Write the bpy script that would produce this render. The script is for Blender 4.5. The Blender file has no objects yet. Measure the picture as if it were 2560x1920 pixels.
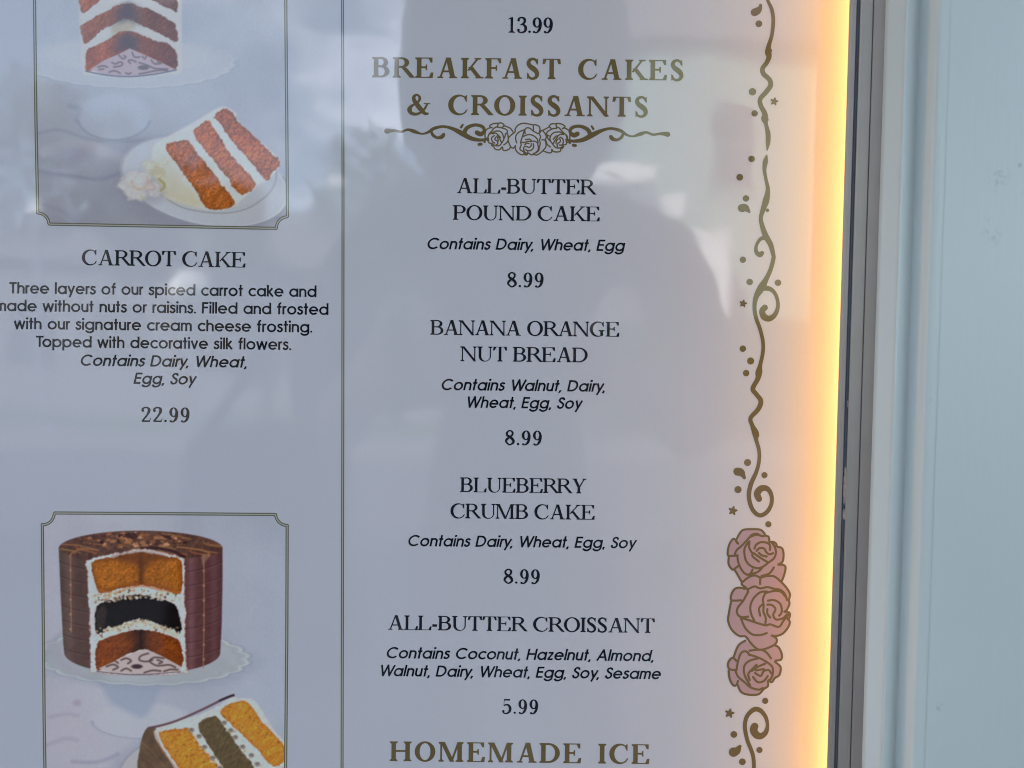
import bpy, bmesh, math, random
import numpy as np
from mathutils import Vector, Matrix
from mathutils.geometry import delaunay_2d_cdt

random.seed(4)
rng = np.random.default_rng(7)
scene = bpy.context.scene
C = scene.collection
rad = math.radians

# ------------------------------------------------------------------ camera
FPX = 1900.0            # focal length in pixels of the 2560 px wide photograph
W, H = 2560.0, 1920.0
DIST = 0.40             # phone to menu sheet, metres
CZ = 1.25
PITCH, ROLL = 2.3, 0.70
cam_d = bpy.data.cameras.new('camera')
cam = bpy.data.objects.new('camera', cam_d)
C.objects.link(cam)
CAM_R = (Matrix.Rotation(rad(90 - PITCH), 3, 'X') @ Matrix.Rotation(rad(ROLL), 3, 'Z'))
CAM_P = Vector((0, -DIST, CZ))
cam.matrix_world = Matrix.Translation(CAM_P) @ CAM_R.to_4x4()
cam_d.sensor_width = 9.8
cam_d.lens = 9.8 * FPX / W
cam_d.clip_start = 0.01
cam_d.clip_end = 400
cam_d.dof.use_dof = True
cam_d.dof.focus_distance = DIST
cam_d.dof.aperture_fstop = 1.9
scene.camera = cam

# ------------------------------------------------------------------ sky, sun, exposure
SUN_EL, SUN_AZ = 38.0, 25.0      # sun behind the shop, to the left of its back
world = bpy.data.worlds.new('World')
scene.world = world
world.use_nodes = True
wn, wl = world.node_tree.nodes, world.node_tree.links
for n in list(wn): wn.remove(n)
wout = wn.new('ShaderNodeOutputWorld'); wbg = wn.new('ShaderNodeBackground')
sky = wn.new('ShaderNodeTexSky'); sky.sky_type = 'NISHITA'; sky.sun_disc = False
sky.sun_elevation = rad(SUN_EL); sky.sun_rotation = rad(-SUN_AZ)
sky.air_density = 1.0; sky.dust_density = 0.8; sky.ozone_density = 1.0
tc = wn.new('ShaderNodeTexCoord'); nz = wn.new('ShaderNodeTexNoise')
mp = wn.new('ShaderNodeMapping'); mp.inputs['Scale'].default_value = (1, 1, 2.4)
mp.inputs['Location'].default_value = (0.3, 0.0, 0.15)
nz.inputs['Scale'].default_value = 3.2; nz.inputs['Detail'].default_value = 8; nz.inputs['Roughness'].default_value = 0.6
ramp = wn.new('ShaderNodeValToRGB')
ramp.color_ramp.elements[0].position = 0.49; ramp.color_ramp.elements[0].color = (0, 0, 0, 1)
ramp.color_ramp.elements[1].position = 0.66; ramp.color_ramp.elements[1].color = (1, 1, 1, 1)
mx = wn.new('ShaderNodeMix'); mx.data_type = 'RGBA'
mx.inputs['B'].default_value = (10.0, 10.8, 12.6, 1)
wl.new(tc.outputs['Generated'], mp.inputs['Vector']); wl.new(mp.outputs[0], nz.inputs['Vector'])
wl.new(nz.outputs['Fac'], ramp.inputs[0]); wl.new(ramp.outputs[0], mx.inputs['Factor'])
wl.new(sky.outputs[0], mx.inputs['A']); wl.new(mx.outputs['Result'], wbg.inputs['Color'])
wbg.inputs['Strength'].default_value = 0.15
wl.new(wbg.outputs[0], wout.inputs['Surface'])

sun_d = bpy.data.lights.new('sun', 'SUN'); sun_d.energy = 5.0; sun_d.angle = rad(0.5); sun_d.color = (1.0, 0.95, 0.87)
sun = bpy.data.objects.new('sun', sun_d); C.objects.link(sun)
sdir = Vector((-math.sin(rad(SUN_AZ)) * math.cos(rad(SUN_EL)), math.cos(rad(SUN_AZ)) * math.cos(rad(SUN_EL)), math.sin(rad(SUN_EL))))
sun.rotation_euler = sdir.to_track_quat('Z', 'Y').to_euler(); sun.location = (0, 2, 8)

scene.view_settings.view_transform = 'Standard'; scene.view_settings.look = 'None'
scene.view_settings.gamma = 1; scene.view_settings.exposure = 1.68
scene.cycles.use_denoising = True
scene.cycles.max_bounces = 6
scene.cycles.pixel_filter_type = 'BLACKMAN_HARRIS'; scene.cycles.filter_width = 1.05
LED_POWER = 6.3

# ------------------------------------------------------------------ helpers
def w_at(px, py, depth=0.0):
    """photo pixel -> point (x, z) on the vertical plane that lies depth metres before the sheet"""
    d = CAM_R @ Vector(((px - W / 2) / FPX, -(py - H / 2) / FPX, -1.0))
    t = (-depth - CAM_P.y) / d.y
    p = CAM_P + d * t
    return (p.x, p.z)

def tag(o, label=None, cat=None, group=None, kind=None):
    if label: o['label'] = label
    if cat: o['category'] = cat
    if group: o['group'] = group
    if kind: o['kind'] = kind
    return o

def link(name, me, mat=None, parent=None):
    o = bpy.data.objects.new(name, me); C.objects.link(o)
    if mat is not None and hasattr(me, 'materials') and not me.materials:
        me.materials.append(mat)
    if parent is not None: o.parent = parent; o.matrix_parent_inverse = parent.matrix_world.inverted() if False else Matrix.Identity(4)
    return o

def empty(name, loc=(0, 0, 0), rz=0):
    o = bpy.data.objects.new(name, None); C.objects.link(o)
    o.location = loc; o.rotation_euler = (0, 0, rz); o.empty_display_size = 0.05
    return o

def mesh(verts, faces):
    me = bpy.data.meshes.new('m'); me.from_pydata([tuple(v) for v in verts], [], faces); me.update(); return me

def srgb(c):
    c = np.asarray(c, dtype=float) / 255.0
    return np.where(c <= 0.04045, c / 12.92, ((c + 0.055) / 1.055) ** 2.4)

def box_bm(bm, x0, x1, y0, y1, z0, z1, bev=0.0):
    r = bmesh.ops.create_cube(bm, size=1.0)
    bmesh.ops.transform(bm, matrix=Matrix.Translation(((x0 + x1) / 2, (y0 + y1) / 2, (z0 + z1) / 2)) @ Matrix.Diagonal((x1 - x0, y1 - y0, z1 - z0, 1)), verts=r['verts'])
    if bev:
        es = list({e for v in r['verts'] for e in v.link_edges})
        bmesh.ops.bevel(bm, geom=es, offset=bev, segments=2, affect='EDGES', profile=0.5)

def bm_obj(name, bm, mat, parent=None, smooth=False):
    me = bpy.data.meshes.new(name); bm.to_mesh(me); bm.free()
    if smooth:
        for p in me.polygons: p.use_smooth = True
    return link(name, me, mat, parent)

# ------------------------------------------------------------------ materials
def new_mat(name):
    m = bpy.data.materials.new(name); m.use_nodes = True
    return m, m.node_tree.nodes, m.node_tree.links, m.node_tree.nodes['Principled BSDF']

def noise_node(nodes, links, scale, detail=3, vec=None, dist=0.0):
    t = nodes.new('ShaderNodeTexNoise'); t.inputs['Scale'].default_value = scale; t.inputs['Detail'].default_value = detail
    t.inputs['Distortion'].default_value = dist
    if vec is not None: links.new(vec, t.inputs['Vector'])
    return t

def mix_rgb(nodes, links, fac, a, b, mode='MIX'):
    m = nodes.new('ShaderNodeMix'); m.data_type = 'RGBA'; m.blend_type = mode
    for key, v in (('Factor', fac), ('A', a), ('B', b)):
        if isinstance(v, bpy.types.NodeSocket): links.new(v, m.inputs[key])
        else: m.inputs[key].default_value = v if key == 'Factor' else (*v[:3], 1)
    return m.outputs['Result']

def laminate(nodes, links, bsdf, geo):
    """the glossy film that lies over the whole print: one gently wavy clear coat for sheet and inks alike"""
    n1 = noise_node(nodes, links, 5.0, 2, geo, 0.4)
    n2 = noise_node(nodes, links, 22.0, 2, geo, 0.6)
    a = nodes.new('ShaderNodeMath'); a.operation = 'MULTIPLY_ADD'; a.inputs[1].default_value = 0.10
    links.new(n2.outputs['Fac'], a.inputs[0]); links.new(n1.outputs['Fac'], a.inputs[2])
    b = nodes.new('ShaderNodeBump'); b.inputs['Strength'].default_value = 1.0; b.inputs['Distance'].default_value = 0.0014
    links.new(a.outputs[0], b.inputs['Height'])
    links.new(b.outputs['Normal'], bsdf.inputs['Coat Normal'])
    bsdf.inputs['Coat Weight'].default_value = 1.0
    bsdf.inputs['Coat IOR'].default_value = 1.64
    n3 = noise_node(nodes, links, 14, 6, geo, 1.5)
    mr = nodes.new('ShaderNodeMapRange'); mr.inputs['From Min'].default_value = 0.42; mr.inputs['From Max'].default_value = 0.72
    mr.inputs['To Min'].default_value = 0.03; mr.inputs['To Max'].default_value = 0.065
    links.new(n3.outputs['Fac'], mr.inputs['Value']); links.new(mr.outputs[0], bsdf.inputs['Coat Roughness'])
    bsdf.inputs['Specular IOR Level'].default_value = 0.0
    bsdf.inputs['Roughness'].default_value = 0.6

def print_mat(name, col, attr=False, grain=0.04):
    m, n, l, b = new_mat(name)
    g = n.new('ShaderNodeNewGeometry')
    laminate(n, l, b, g.outputs['Position'])
    if attr:
        a = n.new('ShaderNodeVertexColor'); a.layer_name = 'print'
        l.new(a.outputs['Color'], b.inputs['Base Color'])
    else:
        t = noise_node(n, l, 900, 2, g.outputs['Position'])
        t2 = noise_node(n, l, 9, 3, g.outputs['Position'])
        lo = [c * (1 - grain) for c in col]; hi = [min(1, c * (1 + grain)) for c in col]
        c1 = mix_rgb(n, l, t.outputs['Fac'], lo, hi)
        c2 = mix_rgb(n, l, t2.outputs['Fac'], (0.97, 0.975, 0.98), (1, 1, 1))
        l.new(mix_rgb(n, l, 1.0, c1, c2, 'MULTIPLY'), b.inputs['Base Color'])
    return m

M = {}
M['paper'] = print_mat('menu paper', (0.655, 0.628, 0.665))
M['gold'] = print_mat('olive gold ink', (0.175, 0.124, 0.052), grain=0.06)
M['goldline'] = print_mat('olive line ink', (0.165, 0.142, 0.082))
M['palegold'] = print_mat('pale gold line ink', (0.52, 0.50, 0.42))
M['black'] = print_mat('black ink', (0.012, 0.012, 0.018))
M['charcoal'] = print_mat('charcoal ink', (0.018, 0.018, 0.025))
M['pink'] = print_mat('dusty pink ink', (0.465, 0.315, 0.34))
M['photo'] = print_mat('photo print', None, attr=True)

def simple_mat(name, col, rough=0.6, metal=0.0, var=0.1, scale=8, bump=0.0, bscale=60, spec=0.5):
    m, n, l, b = new_mat(name)
    g = n.new('ShaderNodeNewGeometry')
    t = noise_node(n, l, scale, 5, g.outputs['Position'])
    lo = [c * (1 - var) for c in col]; hi = [min(1, c * (1 + var)) for c in col]
    l.new(mix_rgb(n, l, t.outputs['Fac'], lo, hi), b.inputs['Base Color'])
    b.inputs['Roughness'].default_value = rough; b.inputs['Metallic'].default_value = metal
    b.inputs['Specular IOR Level'].default_value = spec
    if bump:
        t2 = noise_node(n, l, bscale, 4, g.outputs['Position'])
        bp = n.new('ShaderNodeBump'); bp.inputs['Strength'].default_value = 1; bp.inputs['Distance'].default_value = bump
        l.new(t2.outputs['Fac'], bp.inputs['Height']); l.new(bp.outputs['Normal'], b.inputs['Normal'])
    return m

def metal_mat():
    m, n, l, b = new_mat('satin aluminium')
    g = n.new('ShaderNodeNewGeometry')
    mpn = n.new('ShaderNodeMapping'); mpn.inputs['Scale'].default_value = (900, 900, 12)
    l.new(g.outputs['Position'], mpn.inputs['Vector'])
    t = noise_node(n, l, 1.0, 4, mpn.outputs[0])
    t2 = noise_node(n, l, 60, 4, g.outputs['Position'])
    c = mix_rgb(n, l, t.outputs['Fac'], (0.41, 0.355, 0.33), (0.48, 0.415, 0.385))
    c = mix_rgb(n, l, t2.outputs['Fac'], c, (0.38, 0.33, 0.31))
    l.new(c, b.inputs['Base Color'])
    b.inputs['Metallic'].default_value = 0.35; b.inputs['Roughness'].default_value = 0.48
    return m
M['metal'] = metal_mat()

def paint_mat():
    m, n, l, b = new_mat('pale blue gloss paint')
    g = n.new('ShaderNodeNewGeometry')
    t = noise_node(n, l, 14, 5, g.outputs['Position'])
    c = mix_rgb(n, l, t.outputs['Fac'], (0.625, 0.68, 0.675), (0.665, 0.715, 0.71))
    d1 = noise_node(n, l, 3.2, 6, g.outputs['Position'], .8)
    c = mix_rgb(n, l, 1.0, c, mix_rgb(n, l, d1.outputs['Fac'], (.90, .91, .93), (1.04, 1.03, 1.01)), 'MULTIPLY')
    sp = noise_node(n, l, 75, 2, g.outputs['Position'])
    rp = n.new('ShaderNodeValToRGB'); rp.color_ramp.elements[0].position = 0.765; rp.color_ramp.elements[1].position = 0.80
    l.new(sp.outputs['Fac'], rp.inputs[0])
    c = mix_rgb(n, l, rp.outputs[0], c, (0.45, 0.50, 0.50))
    # a few scuffs left by hands, each with a place of its own on the panel
    for px, py, rr in ((2492, 446, .0075), (2478, 590, .006), (2350, 1770, .003), (2462, 545, .003), (2325, 1000, .0015)):
        x, z = w_at(px, py, .0425)
        vd = n.new('ShaderNodeVectorMath'); vd.operation = 'DISTANCE'; l.new(g.outputs['Position'], vd.inputs[0]); vd.inputs[1].default_value = (x, -.0425, z)
        mr = n.new('ShaderNodeMapRange'); mr.inputs['From Min'].default_value = rr; mr.inputs['From Max'].default_value = rr * .2; l.new(vd.outputs['Value'], mr.inputs['Value'])
        t9 = noise_node(n, l, 380, 4, g.outputs['Position']); r9 = n.new('ShaderNodeMapRange'); r9.inputs['From Min'].default_value = .48; r9.inputs['From Max'].default_value = .62; l.new(t9.outputs['Fac'], r9.inputs['Value'])
        mm = n.new('ShaderNodeMath'); mm.operation = 'MULTIPLY'; l.new(mr.outputs[0], mm.inputs[0]); l.new(r9.outputs[0], mm.inputs[1])
        c = mix_rgb(n, l, mm.outputs[0], c, (0.50, 0.54, 0.53))
    l.new(c, b.inputs['Base Color'])
    mpn = n.new('ShaderNodeMapping'); mpn.inputs['Scale'].default_value = (260, 260, 26)
    l.new(g.outputs['Position'], mpn.inputs['Vector'])
    t2 = noise_node(n, l, 1.0, 3, mpn.outputs[0])
    bp = n.new('ShaderNodeBump'); bp.inputs['Distance'].default_value = 0.00011
    l.new(t2.outputs['Fac'], bp.inputs['Height']); l.new(bp.outputs['Normal'], b.inputs['Normal'])
    b.inputs['Roughness'].default_value = 0.32
    return m
M['paint'] = paint_mat()
M['gasket'] = simple_mat('dark rubber gasket', (0.15, 0.17, 0.215), 0.5, 0, 0.25, 120)
M['sealant'] = simple_mat('torn grey sealant', (0.42, 0.36, 0.34), 0.35, 0, 0.3, 300, 0.0004, 900)
def led_mat():
    m, n, l, b = new_mat('warm light strip')
    n.remove(b)
    e = n.new('ShaderNodeEmission'); g = n.new('ShaderNodeNewGeometry')
    mpn = n.new('ShaderNodeMapping'); mpn.inputs['Scale'].default_value = (0, 0, 16)
    l.new(g.outputs['Position'], mpn.inputs['Vector'])
    t = noise_node(n, l, 1.0, 3, mpn.outputs[0])
    mr = n.new('ShaderNodeMapRange'); mr.inputs['From Min'].default_value = 0.3; mr.inputs['From Max'].default_value = 0.7
    mr.inputs['To Min'].default_value = 0.72 * LED_POWER; mr.inputs['To Max'].default_value = 1.30 * LED_POWER
    l.new(t.outputs['Fac'], mr.inputs['Value']); l.new(mr.outputs[0], e.inputs['Strength'])
    e.inputs['Color'].default_value = (1.0, 0.50, 0.11, 1)
    l.new(e.outputs[0], n['Material Output'].inputs['Surface'])
    return m
M['led'] = led_mat()

# ------------------------------------------------------------------ flat print geometry
def ccw(p):
    a = sum(p[i][0] * p[(i + 1) % len(p)][1] - p[(i + 1) % len(p)][0] * p[i][1] for i in range(len(p)))
    return p if a > 0 else p[::-1]

def area(p):
    return abs(sum(p[i][0] * p[(i + 1) % len(p)][1] - p[(i + 1) % len(p)][0] * p[i][1] for i in range(len(p)))) / 2

def union(polys, eps=1e-5):
    """one clean flat sheet of triangles covering every polygon (overlaps merged)"""
    vs, fs, keep = [], [], []
    for p in polys:
        if len(p) < 3 or area(p) < eps * eps: continue
        p = ccw(p); fs.append(list(range(len(vs), len(vs) + len(p)))); vs += [Vector(q[:2]) for q in p]; keep.append(np.array([q[:2] for q in p]))
    es = [(f[i], f[(i + 1) % len(f)]) for f in fs for i in range(len(f))]
    v, _, f, _, _, _ = delaunay_2d_cdt(vs, es, [], 0, eps * .01)
    V = np.array([tuple(q) for q in v]); T = np.array([tuple(t) for t in f]); cen = V[T].mean(1); ok = np.zeros(len(T), bool)
    for p in keep:
        lo, hi = p.min(0), p.max(0); c_ = np.where(~ok & (cen[:, 0] >= lo[0]) & (cen[:, 0] <= hi[0]) & (cen[:, 1] >= lo[1]) & (cen[:, 1] <= hi[1]))[0]
        if not len(c_): continue
        q = cen[c_]; ins = np.zeros(len(c_), bool)
        for i in range(len(p)):
            ax, ay = p[i]; bx, by = p[(i + 1) % len(p)]
            if ay != by: ins ^= ((ay > q[:, 1]) != (by > q[:, 1])) & (q[:, 0] < (bx - ax) * (q[:, 1] - ay) / (by - ay) + ax)
        ok[c_[ins]] = True
    T = T[ok]
    tv = V[T]; ar = np.abs((tv[:, 1, 0] - tv[:, 0, 0]) * (tv[:, 2, 1] - tv[:, 0, 1]) - (tv[:, 2, 0] - tv[:, 0, 0]) * (tv[:, 1, 1] - tv[:, 0, 1]))
    T = T[ar > eps * eps]
    return [tuple(q) for q in V.tolist()], [tuple(t) for t in T.tolist()]

def catmull(pts, n=6, closed=False):
    pts = [tuple(map(float, p)) for p in pts]
    if len(pts) < 3 and not closed: return pts
    ext = [pts[-1]] + pts + pts[:2] if closed else [pts[0]] + pts + [pts[-1]]
    out = []
    for i in range(1, len(ext) - 2):
        a, b, c, d = (np.array(ext[k]) for k in (i - 1, i, i + 1, i + 2))
        for j in range(n):
            t = j / n
            out.append(tuple(0.5 * (2 * b + (c - a) * t + (2 * a - 5 * b + 4 * c - d) * t * t + (3 * b - a - 3 * c + d) * t ** 3)))
    if not closed: out.append(pts[-1])
    return out

def disc(x, y, r, n=12):
    return [(x + r * math.cos(k * 2 * math.pi / n), y + r * math.sin(k * 2 * math.pi / n)) for k in range(n)]

def strip(pts, round_ends=True, closed=False):
    """pts: (x, y, w) -> list of quads following the line, w wide"""
    out = []; n = len(pts); L = []; R = []
    for i, (x, y, w) in enumerate(pts):
        a = pts[(i - 1) % n] if (closed or i > 0) else pts[i]; b = pts[(i + 1) % n] if (closed or i < n - 1) else pts[i]
        dx, dy = b[0] - a[0], b[1] - a[1]; q = math.hypot(dx, dy) or 1
        L.append((x - dy / q * w / 2, y + dx / q * w / 2)); R.append((x + dy / q * w / 2, y - dx / q * w / 2))
    for i in range(n if closed else n - 1):
        j = (i + 1) % n
        out.append([L[i], L[j], R[j]]); out.append([L[i], R[j], R[i]])
    if round_ends and not closed:
        out.append(disc(pts[0][0], pts[0][1], pts[0][2] / 2)); out.append(disc(pts[-1][0], pts[-1][1], pts[-1][2] / 2))
    return out

def stroke(pts, w=None, n=6, **k):
    p = [(q[0], q[1], (q[2] if len(q) > 2 else w)) for q in pts]
    return strip(catmull(p, n, k.get('closed', False)), **k)

def line(pts, w, joints=True):
    out = []
    for a, b in zip(pts[:-1], pts[1:]):
        out += strip([(a[0], a[1], w), (b[0], b[1], w)], round_ends=False)
    if joints:
        for p in pts[1:-1]: out.append(disc(p[0], p[1], w / 2, 10))
    return out

def arc(cx, cy, rx, ry, a0, a1, n=24):
    return [(cx + rx * math.cos(rad(a0 + (a1 - a0) * k / n)), cy + ry * math.sin(rad(a0 + (a1 - a0) * k / n))) for k in range(n + 1)]

def band(o, i):
    out = []
    for k in range(len(o) - 1):
        out.append([o[k], o[k + 1], i[k + 1]]); out.append([o[k], i[k + 1], i[k]])
    return out

INK_Y = {'n': 0}
def print_mesh(tris_px, parent, name, mat, depth=0.0002, label=None):
    """tris_px: (verts in photo pixels, tris) laid on the sheet"""
    v, f = tris_px
    INK_Y['n'] += 1; depth = depth * 0.25 + 0.0000012 * (INK_Y['n'] % 12)
    vs = []
    for p in v:
        x, z = w_at(p[0], p[1]); vs.append((x, -depth - (p[2] if len(p) > 2 else 0.0), z))
    # faces must look towards the street (-y)
    ff = []
    for t in f:
        a, b, c = (Vector(vs[i]) for i in t[:3])
        ff.append(t if (b - a).cross(c - a).y < 0 else t[::-1])
    o = link(name, mesh(vs, ff), mat, parent)
    if label: o['label'] = label
    return o

# ------------------------------------------------------------------ lettering: serif capitals
def serif(ch, bold):
    S, Hh = (0.230, 0.095) if bold else (0.176, 0.078)
    e, t, br = (0.085, 0.055, 0.07) if bold else (0.090, 0.046, 0.06)
    P = []
    def slab(x, w, y, up, l=e, r=e, b=br):
        s = 1 if up else -1
        P.append([(x - l, y), (x + w + r, y), (x + w + r, y + s * t), (x + w, y + s * (t + (b if r > 0.02 else 0))), (x, y + s * (t + (b if l > 0.02 else 0))), (x - l, y + s * t)])
    def stem(x, w=S, y0=0, y1=1, bl=e, brr=e, tl=e, tr=e, bot=True, top=True):
        P.append([(x, y0), (x + w, y0), (x + w, y1), (x, y1)])
        if bot: slab(x, w, y0, True, bl, brr)
        if top: slab(x, w, y1, False, tl, tr)
    def diag(x0, y0, x1, y1, w):
        P.append([(x0, y0), (x0 + w, y0), (x1 + w, y1), (x1, y1)])
    def bar(x0, x1, y, h=Hh): P.append([(x0, y - h / 2), (x1, y - h / 2), (x1, y + h / 2), (x0, y + h / 2)])
    def bowl(x0, xc, xr, y0, y1, w=S):
        ym, ry = (y0 + y1) / 2, (y1 - y0) / 2
        P.extend(band(arc(xc, ym, xr - xc, ry, -90, 90), arc(xc, ym, xr - xc - w, ry - Hh, -90, 90)))
        P.append([(x0, y1 - Hh), (xc, y1 - Hh), (xc, y1), (x0, y1)]); P.append([(x0, y0), (xc, y0), (xc, y0 + Hh), (x0, y0 + Hh)])
    def ring(cx, cy, rx, ry, wl, wr, a0=0, a1=360):
        P.extend(band(arc(cx, cy, rx, ry, a0, a1, 40), arc(cx + (wl - wr) / 2, cy, rx - (wl + wr) / 2, ry - Hh, a0, a1, 40)))
    def wedge_v(x, y0, y1, dirx, w=0.2):     # terminal of an arm: thin tip, fuller foot
        P.append([(x, y0), (x, y1), (x - dirx * Hh * 0.8, y1), (x - dirx * w * 0.7, y0 if y0 == 1 or y0 == 0 else y0)])
    q = Hh
    if ch == 'I': stem(e); return P, S + 2 * e
    if ch == 'L':
        stem(e, brr=0); bar(e + S, 0.86, t / 2, t); P.append([(0.86, 0), (0.86 - 0.16, t), (0.86 - q, 0.27), (0.89, 0.27)]); return P, 0.89
    if ch in 'EF':
        stem(e, brr=0 if ch == 'E' else e, tr=0); x2 = 0.86 if ch == 'E' else 0.80
        bar(e + S, x2 - 0.03, 1 - t / 2, t); P.append([(x2 - 0.19, 1 - t), (x2, 1), (x2, 0.75), (x2 - q, 0.75)])
        bar(e + S, 0.60, 0.52, q); P.append([(0.60 - q * 0.8, 0.38), (0.60, 0.38), (0.60, 0.66), (0.60 - q * 0.8, 0.66)])
        P.append([(0.5, 0.52 + q / 2), (0.6 - q * .6, 0.6), (0.6 - q * .6, 0.44), (0.5, 0.52 - q / 2)])
        if ch == 'E': bar(e + S, 0.88, t / 2, t); P.append([(0.88, 0), (0.88 - 0.18, t), (0.88 - q, 0.27), (0.91, 0.27)]); return P, 0.91
        return P, 0.82
    if ch == 'T':
        c = 0.46; stem(c - S / 2, top=False); bar(0.03, 0.89, 1 - t / 2, t)
        P.append([(0.03, 1), (0.03 + 0.17, 1 - t), (0.03 + q, 0.74), (0.0, 0.74)]); P.append([(0.89, 1), (0.89 - 0.17, 1 - t), (0.89 - q, 0.74), (0.92, 0.74)]); return P, 0.92
    if ch == 'H': stem(e); stem(1.10 - e - S); bar(e + S, 1.10 - e - S, 0.52, q); return P, 1.10
    if ch == 'D': stem(e, brr=0, tr=0); bowl(e + S, 0.46, 1.03, 0, 1, S * 1.05); return P, 1.05
    if ch in 'BPR':
        lo, hi = 0.50, 1.0
        stem(e, brr=0 if ch == 'B' else e, tr=0)
        if ch == 'B': bowl(e + S, 0.46, 0.80, lo, 1, S); bowl(e + S, 0.46, 0.87, 0, lo + q, S * 1.05); return P, 0.90
        if ch == 'P': bowl(e + S, 0.45, 0.83, 0.44, 1, S); return P, 0.85
        bowl(e + S, 0.45, 0.82, 0.48, 1, S); diag(0.86 - S * 0.0, 0.0, 0.42, 0.50, S * 1.15); P.append([(0.86, 0), (1.04, 0), (1.04, t), (0.93, 0.10), (0.83, 0.16)]); return P, 1.02
    if ch == 'O': ring(0.53, 0.5, 0.52, 0.52, S * 1.08, S * 1.08); return P, 1.06
    if ch in 'CG':
        ring(0.53, 0.5, 0.52, 0.52, S * 1.12, q, 44, 316 if ch == 'C' else 318)
        P.append([(0.885, 0.66), (0.925, 0.66), (0.925, 1.0), (0.895, 1.0), (0.80, 0.90), (0.80, 0.82)])
        if ch == 'C': P.append([(0.90, 0.14), (0.965, 0.28), (0.935, 0.30), (0.84, 0.20)]); return P, 0.98
        stem(0.88 - S, w=S, y0=0.05, y1=0.44, bot=False, tl=0.12, tr=0.11); return P, 1.04
    if ch == 'S':
        p = [(.575, .76, q), (.52, .90, q * 1.3), (.37, .985, q * 1.3), (.2, .93, S * .7), (.135, .78, S * .9), (.2, .635, S), (.355, .52, S * 1.12), (.5, .395, S * 1.05), (.565, .23, S * .9), (.5, .08, S * .7), (.33, .015, q * 1.3), (.16, .09, q * 1.3), (.1, .26, q)]
        P.extend(stroke(p, n=5, round_ends=False)); P.append([(.57, .70), (.605, .70), (.605, 1.0), (.575, 1.0), (.52, .93), (.55, .84)]); P.append([(.065, 0), (.095, 0), (.15, .07), (.11, .17), (.1, .31), (.065, .31)]); return P, 0.68
    if ch == 'A':
        a = 1.04; diag(0.12, 0, 0.47, 1.01, q * 1.15); diag(0.94 - S * 1.15, 0, 0.44, 1.01, S * 1.1)
        slab(0.115, q * 1.2, 0, True, .09, .10, .03); slab(0.94 - S * 1.13, S * 1.1, 0, True, .07, .09, .03); bar(0.25, 0.70, 0.33, q); return P, a + 0.01
    if ch == 'U':
        x1, x2 = e, 0.98 - e - q
        P.append([(x1, .34), (x1 + S, .34), (x1 + S, 1), (x1, 1)]); slab(x1, S, 1, False); P.append([(x2, .34), (x2 + q, .34), (x2 + q, 1), (x2, 1)]); slab(x2, q, 1, False, e * 1.2, e * 1.1)
        cx = (x1 + x2 + q) / 2; rx = (x2 + q - x1) / 2
        P.extend(band(arc(cx, .34, rx, .36, 180, 360), arc(cx + (S - q) / 2, .34, rx - (S + q) / 2, .30, 180, 360))); return P, 0.98 + .03
    if ch == 'N':
        stem(e, w=q, tr=0); diag(1.06 - e - q - 0.035, 0.0, e - .02, 1.0, S * 1.02); P.append([(1.06 - e - q, -0.02), (1.06 - e, -0.02), (1.06 - e, 1), (1.06 - e - q, 1)]); slab(1.06 - e - q, q, 1, False); slab(0.06, S, 1, False, .08, 0); return P, 1.08
    if ch == 'M':
        stem(e, w=q, tr=0); diag(0.57, 0.0, e, 1.0, S * 1.0); diag(0.60, 0.0, 1.26 - e - S, 1.0, q * 1.2); stem(1.26 - e - S, tl=0); slab(0.07, S * .8, 1, False, .07, 0); return P, 1.28
    if ch == 'K':
        stem(e); diag(e + S - .01, 0.38, 0.80, 1.0, q * 1.35); slab(0.80, q * 1.3, 1, False, .13, .10, .03); diag(0.86 - S * .2, 0, 0.36, 0.56, S * 1.1); slab(0.86 - S * .2, S * 1.1, 0, True, .09, .07, .03); return P, 1.06
    if ch == 'Y':
        stem(0.50 - S / 2, y1=0.48, top=False); diag(0.50 - S / 2 - .01, .42, .12, 1, S * 1.1); diag(0.50 + S / 2 - q * 1.2, .42, .83, 1, q * 1.2)
        slab(.12, S * 1.1, 1, False, .08, .08, .03); slab(.83, q * 1.2, 1, False, .11, .1, .03); return P, 0.98
    if ch == '&':
        P.extend(stroke([(.98, .55, q), (.86, .30, q * 1.2), (.66, .10, S * .5), (.42, .015, q * 1.6), (.2, .07, S * .8), (.11, .24, S), (.19, .40, S * .7), (.38, .53, q), (.55, .66, q * 1.3), (.61, .82, S * .6), (.52, .965, q * 1.1), (.40, .97, q * 1.3), (.31, .84, S * .75), (.36, .66, S * .9), (.52, .44, S * 1.05), (.70, .22, S), (.88, .05, S * .7), (1.05, .06, q)], n=5, round_ends=False))
        bar(.80, 1.12, .55, t); return P, 1.14
    if ch == '.': P.append(disc(.10, .075, .078)); return P, 0.20
    if ch == '-': bar(.03, .33, .33, q * 2.2); return P, 0.36
    if ch == '1':
        stem(.24, w=S * .82, y1=.98, top=False, bl=.12, brr=.12); P.append([(.24, .98), (.24 + S * .82, 1.0), (.24 + S * .82, .9), (.24, .87), (.1, .84), (.1, .88)]); return P, .55
    if ch == '2':
        P.extend(stroke([(.10, .76, S * .8), (.13, .90, q * 1.5), (.31, .975, q * 1.3), (.48, .90, S * .8), (.50, .72, S), (.40, .48, S * .7), (.22, .22, q * 1.4), (.09, .05, q * 1.2)], n=5, round_ends=False)); P.append(disc(.125, .755, S * .48))
        P.append([(.04, 0), (.56, 0), (.585, .10), (.10, .10)]); P.append([(.5, 0), (.56, 0), (.62, .27), (.59, .27)]); return P, .62
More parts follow.
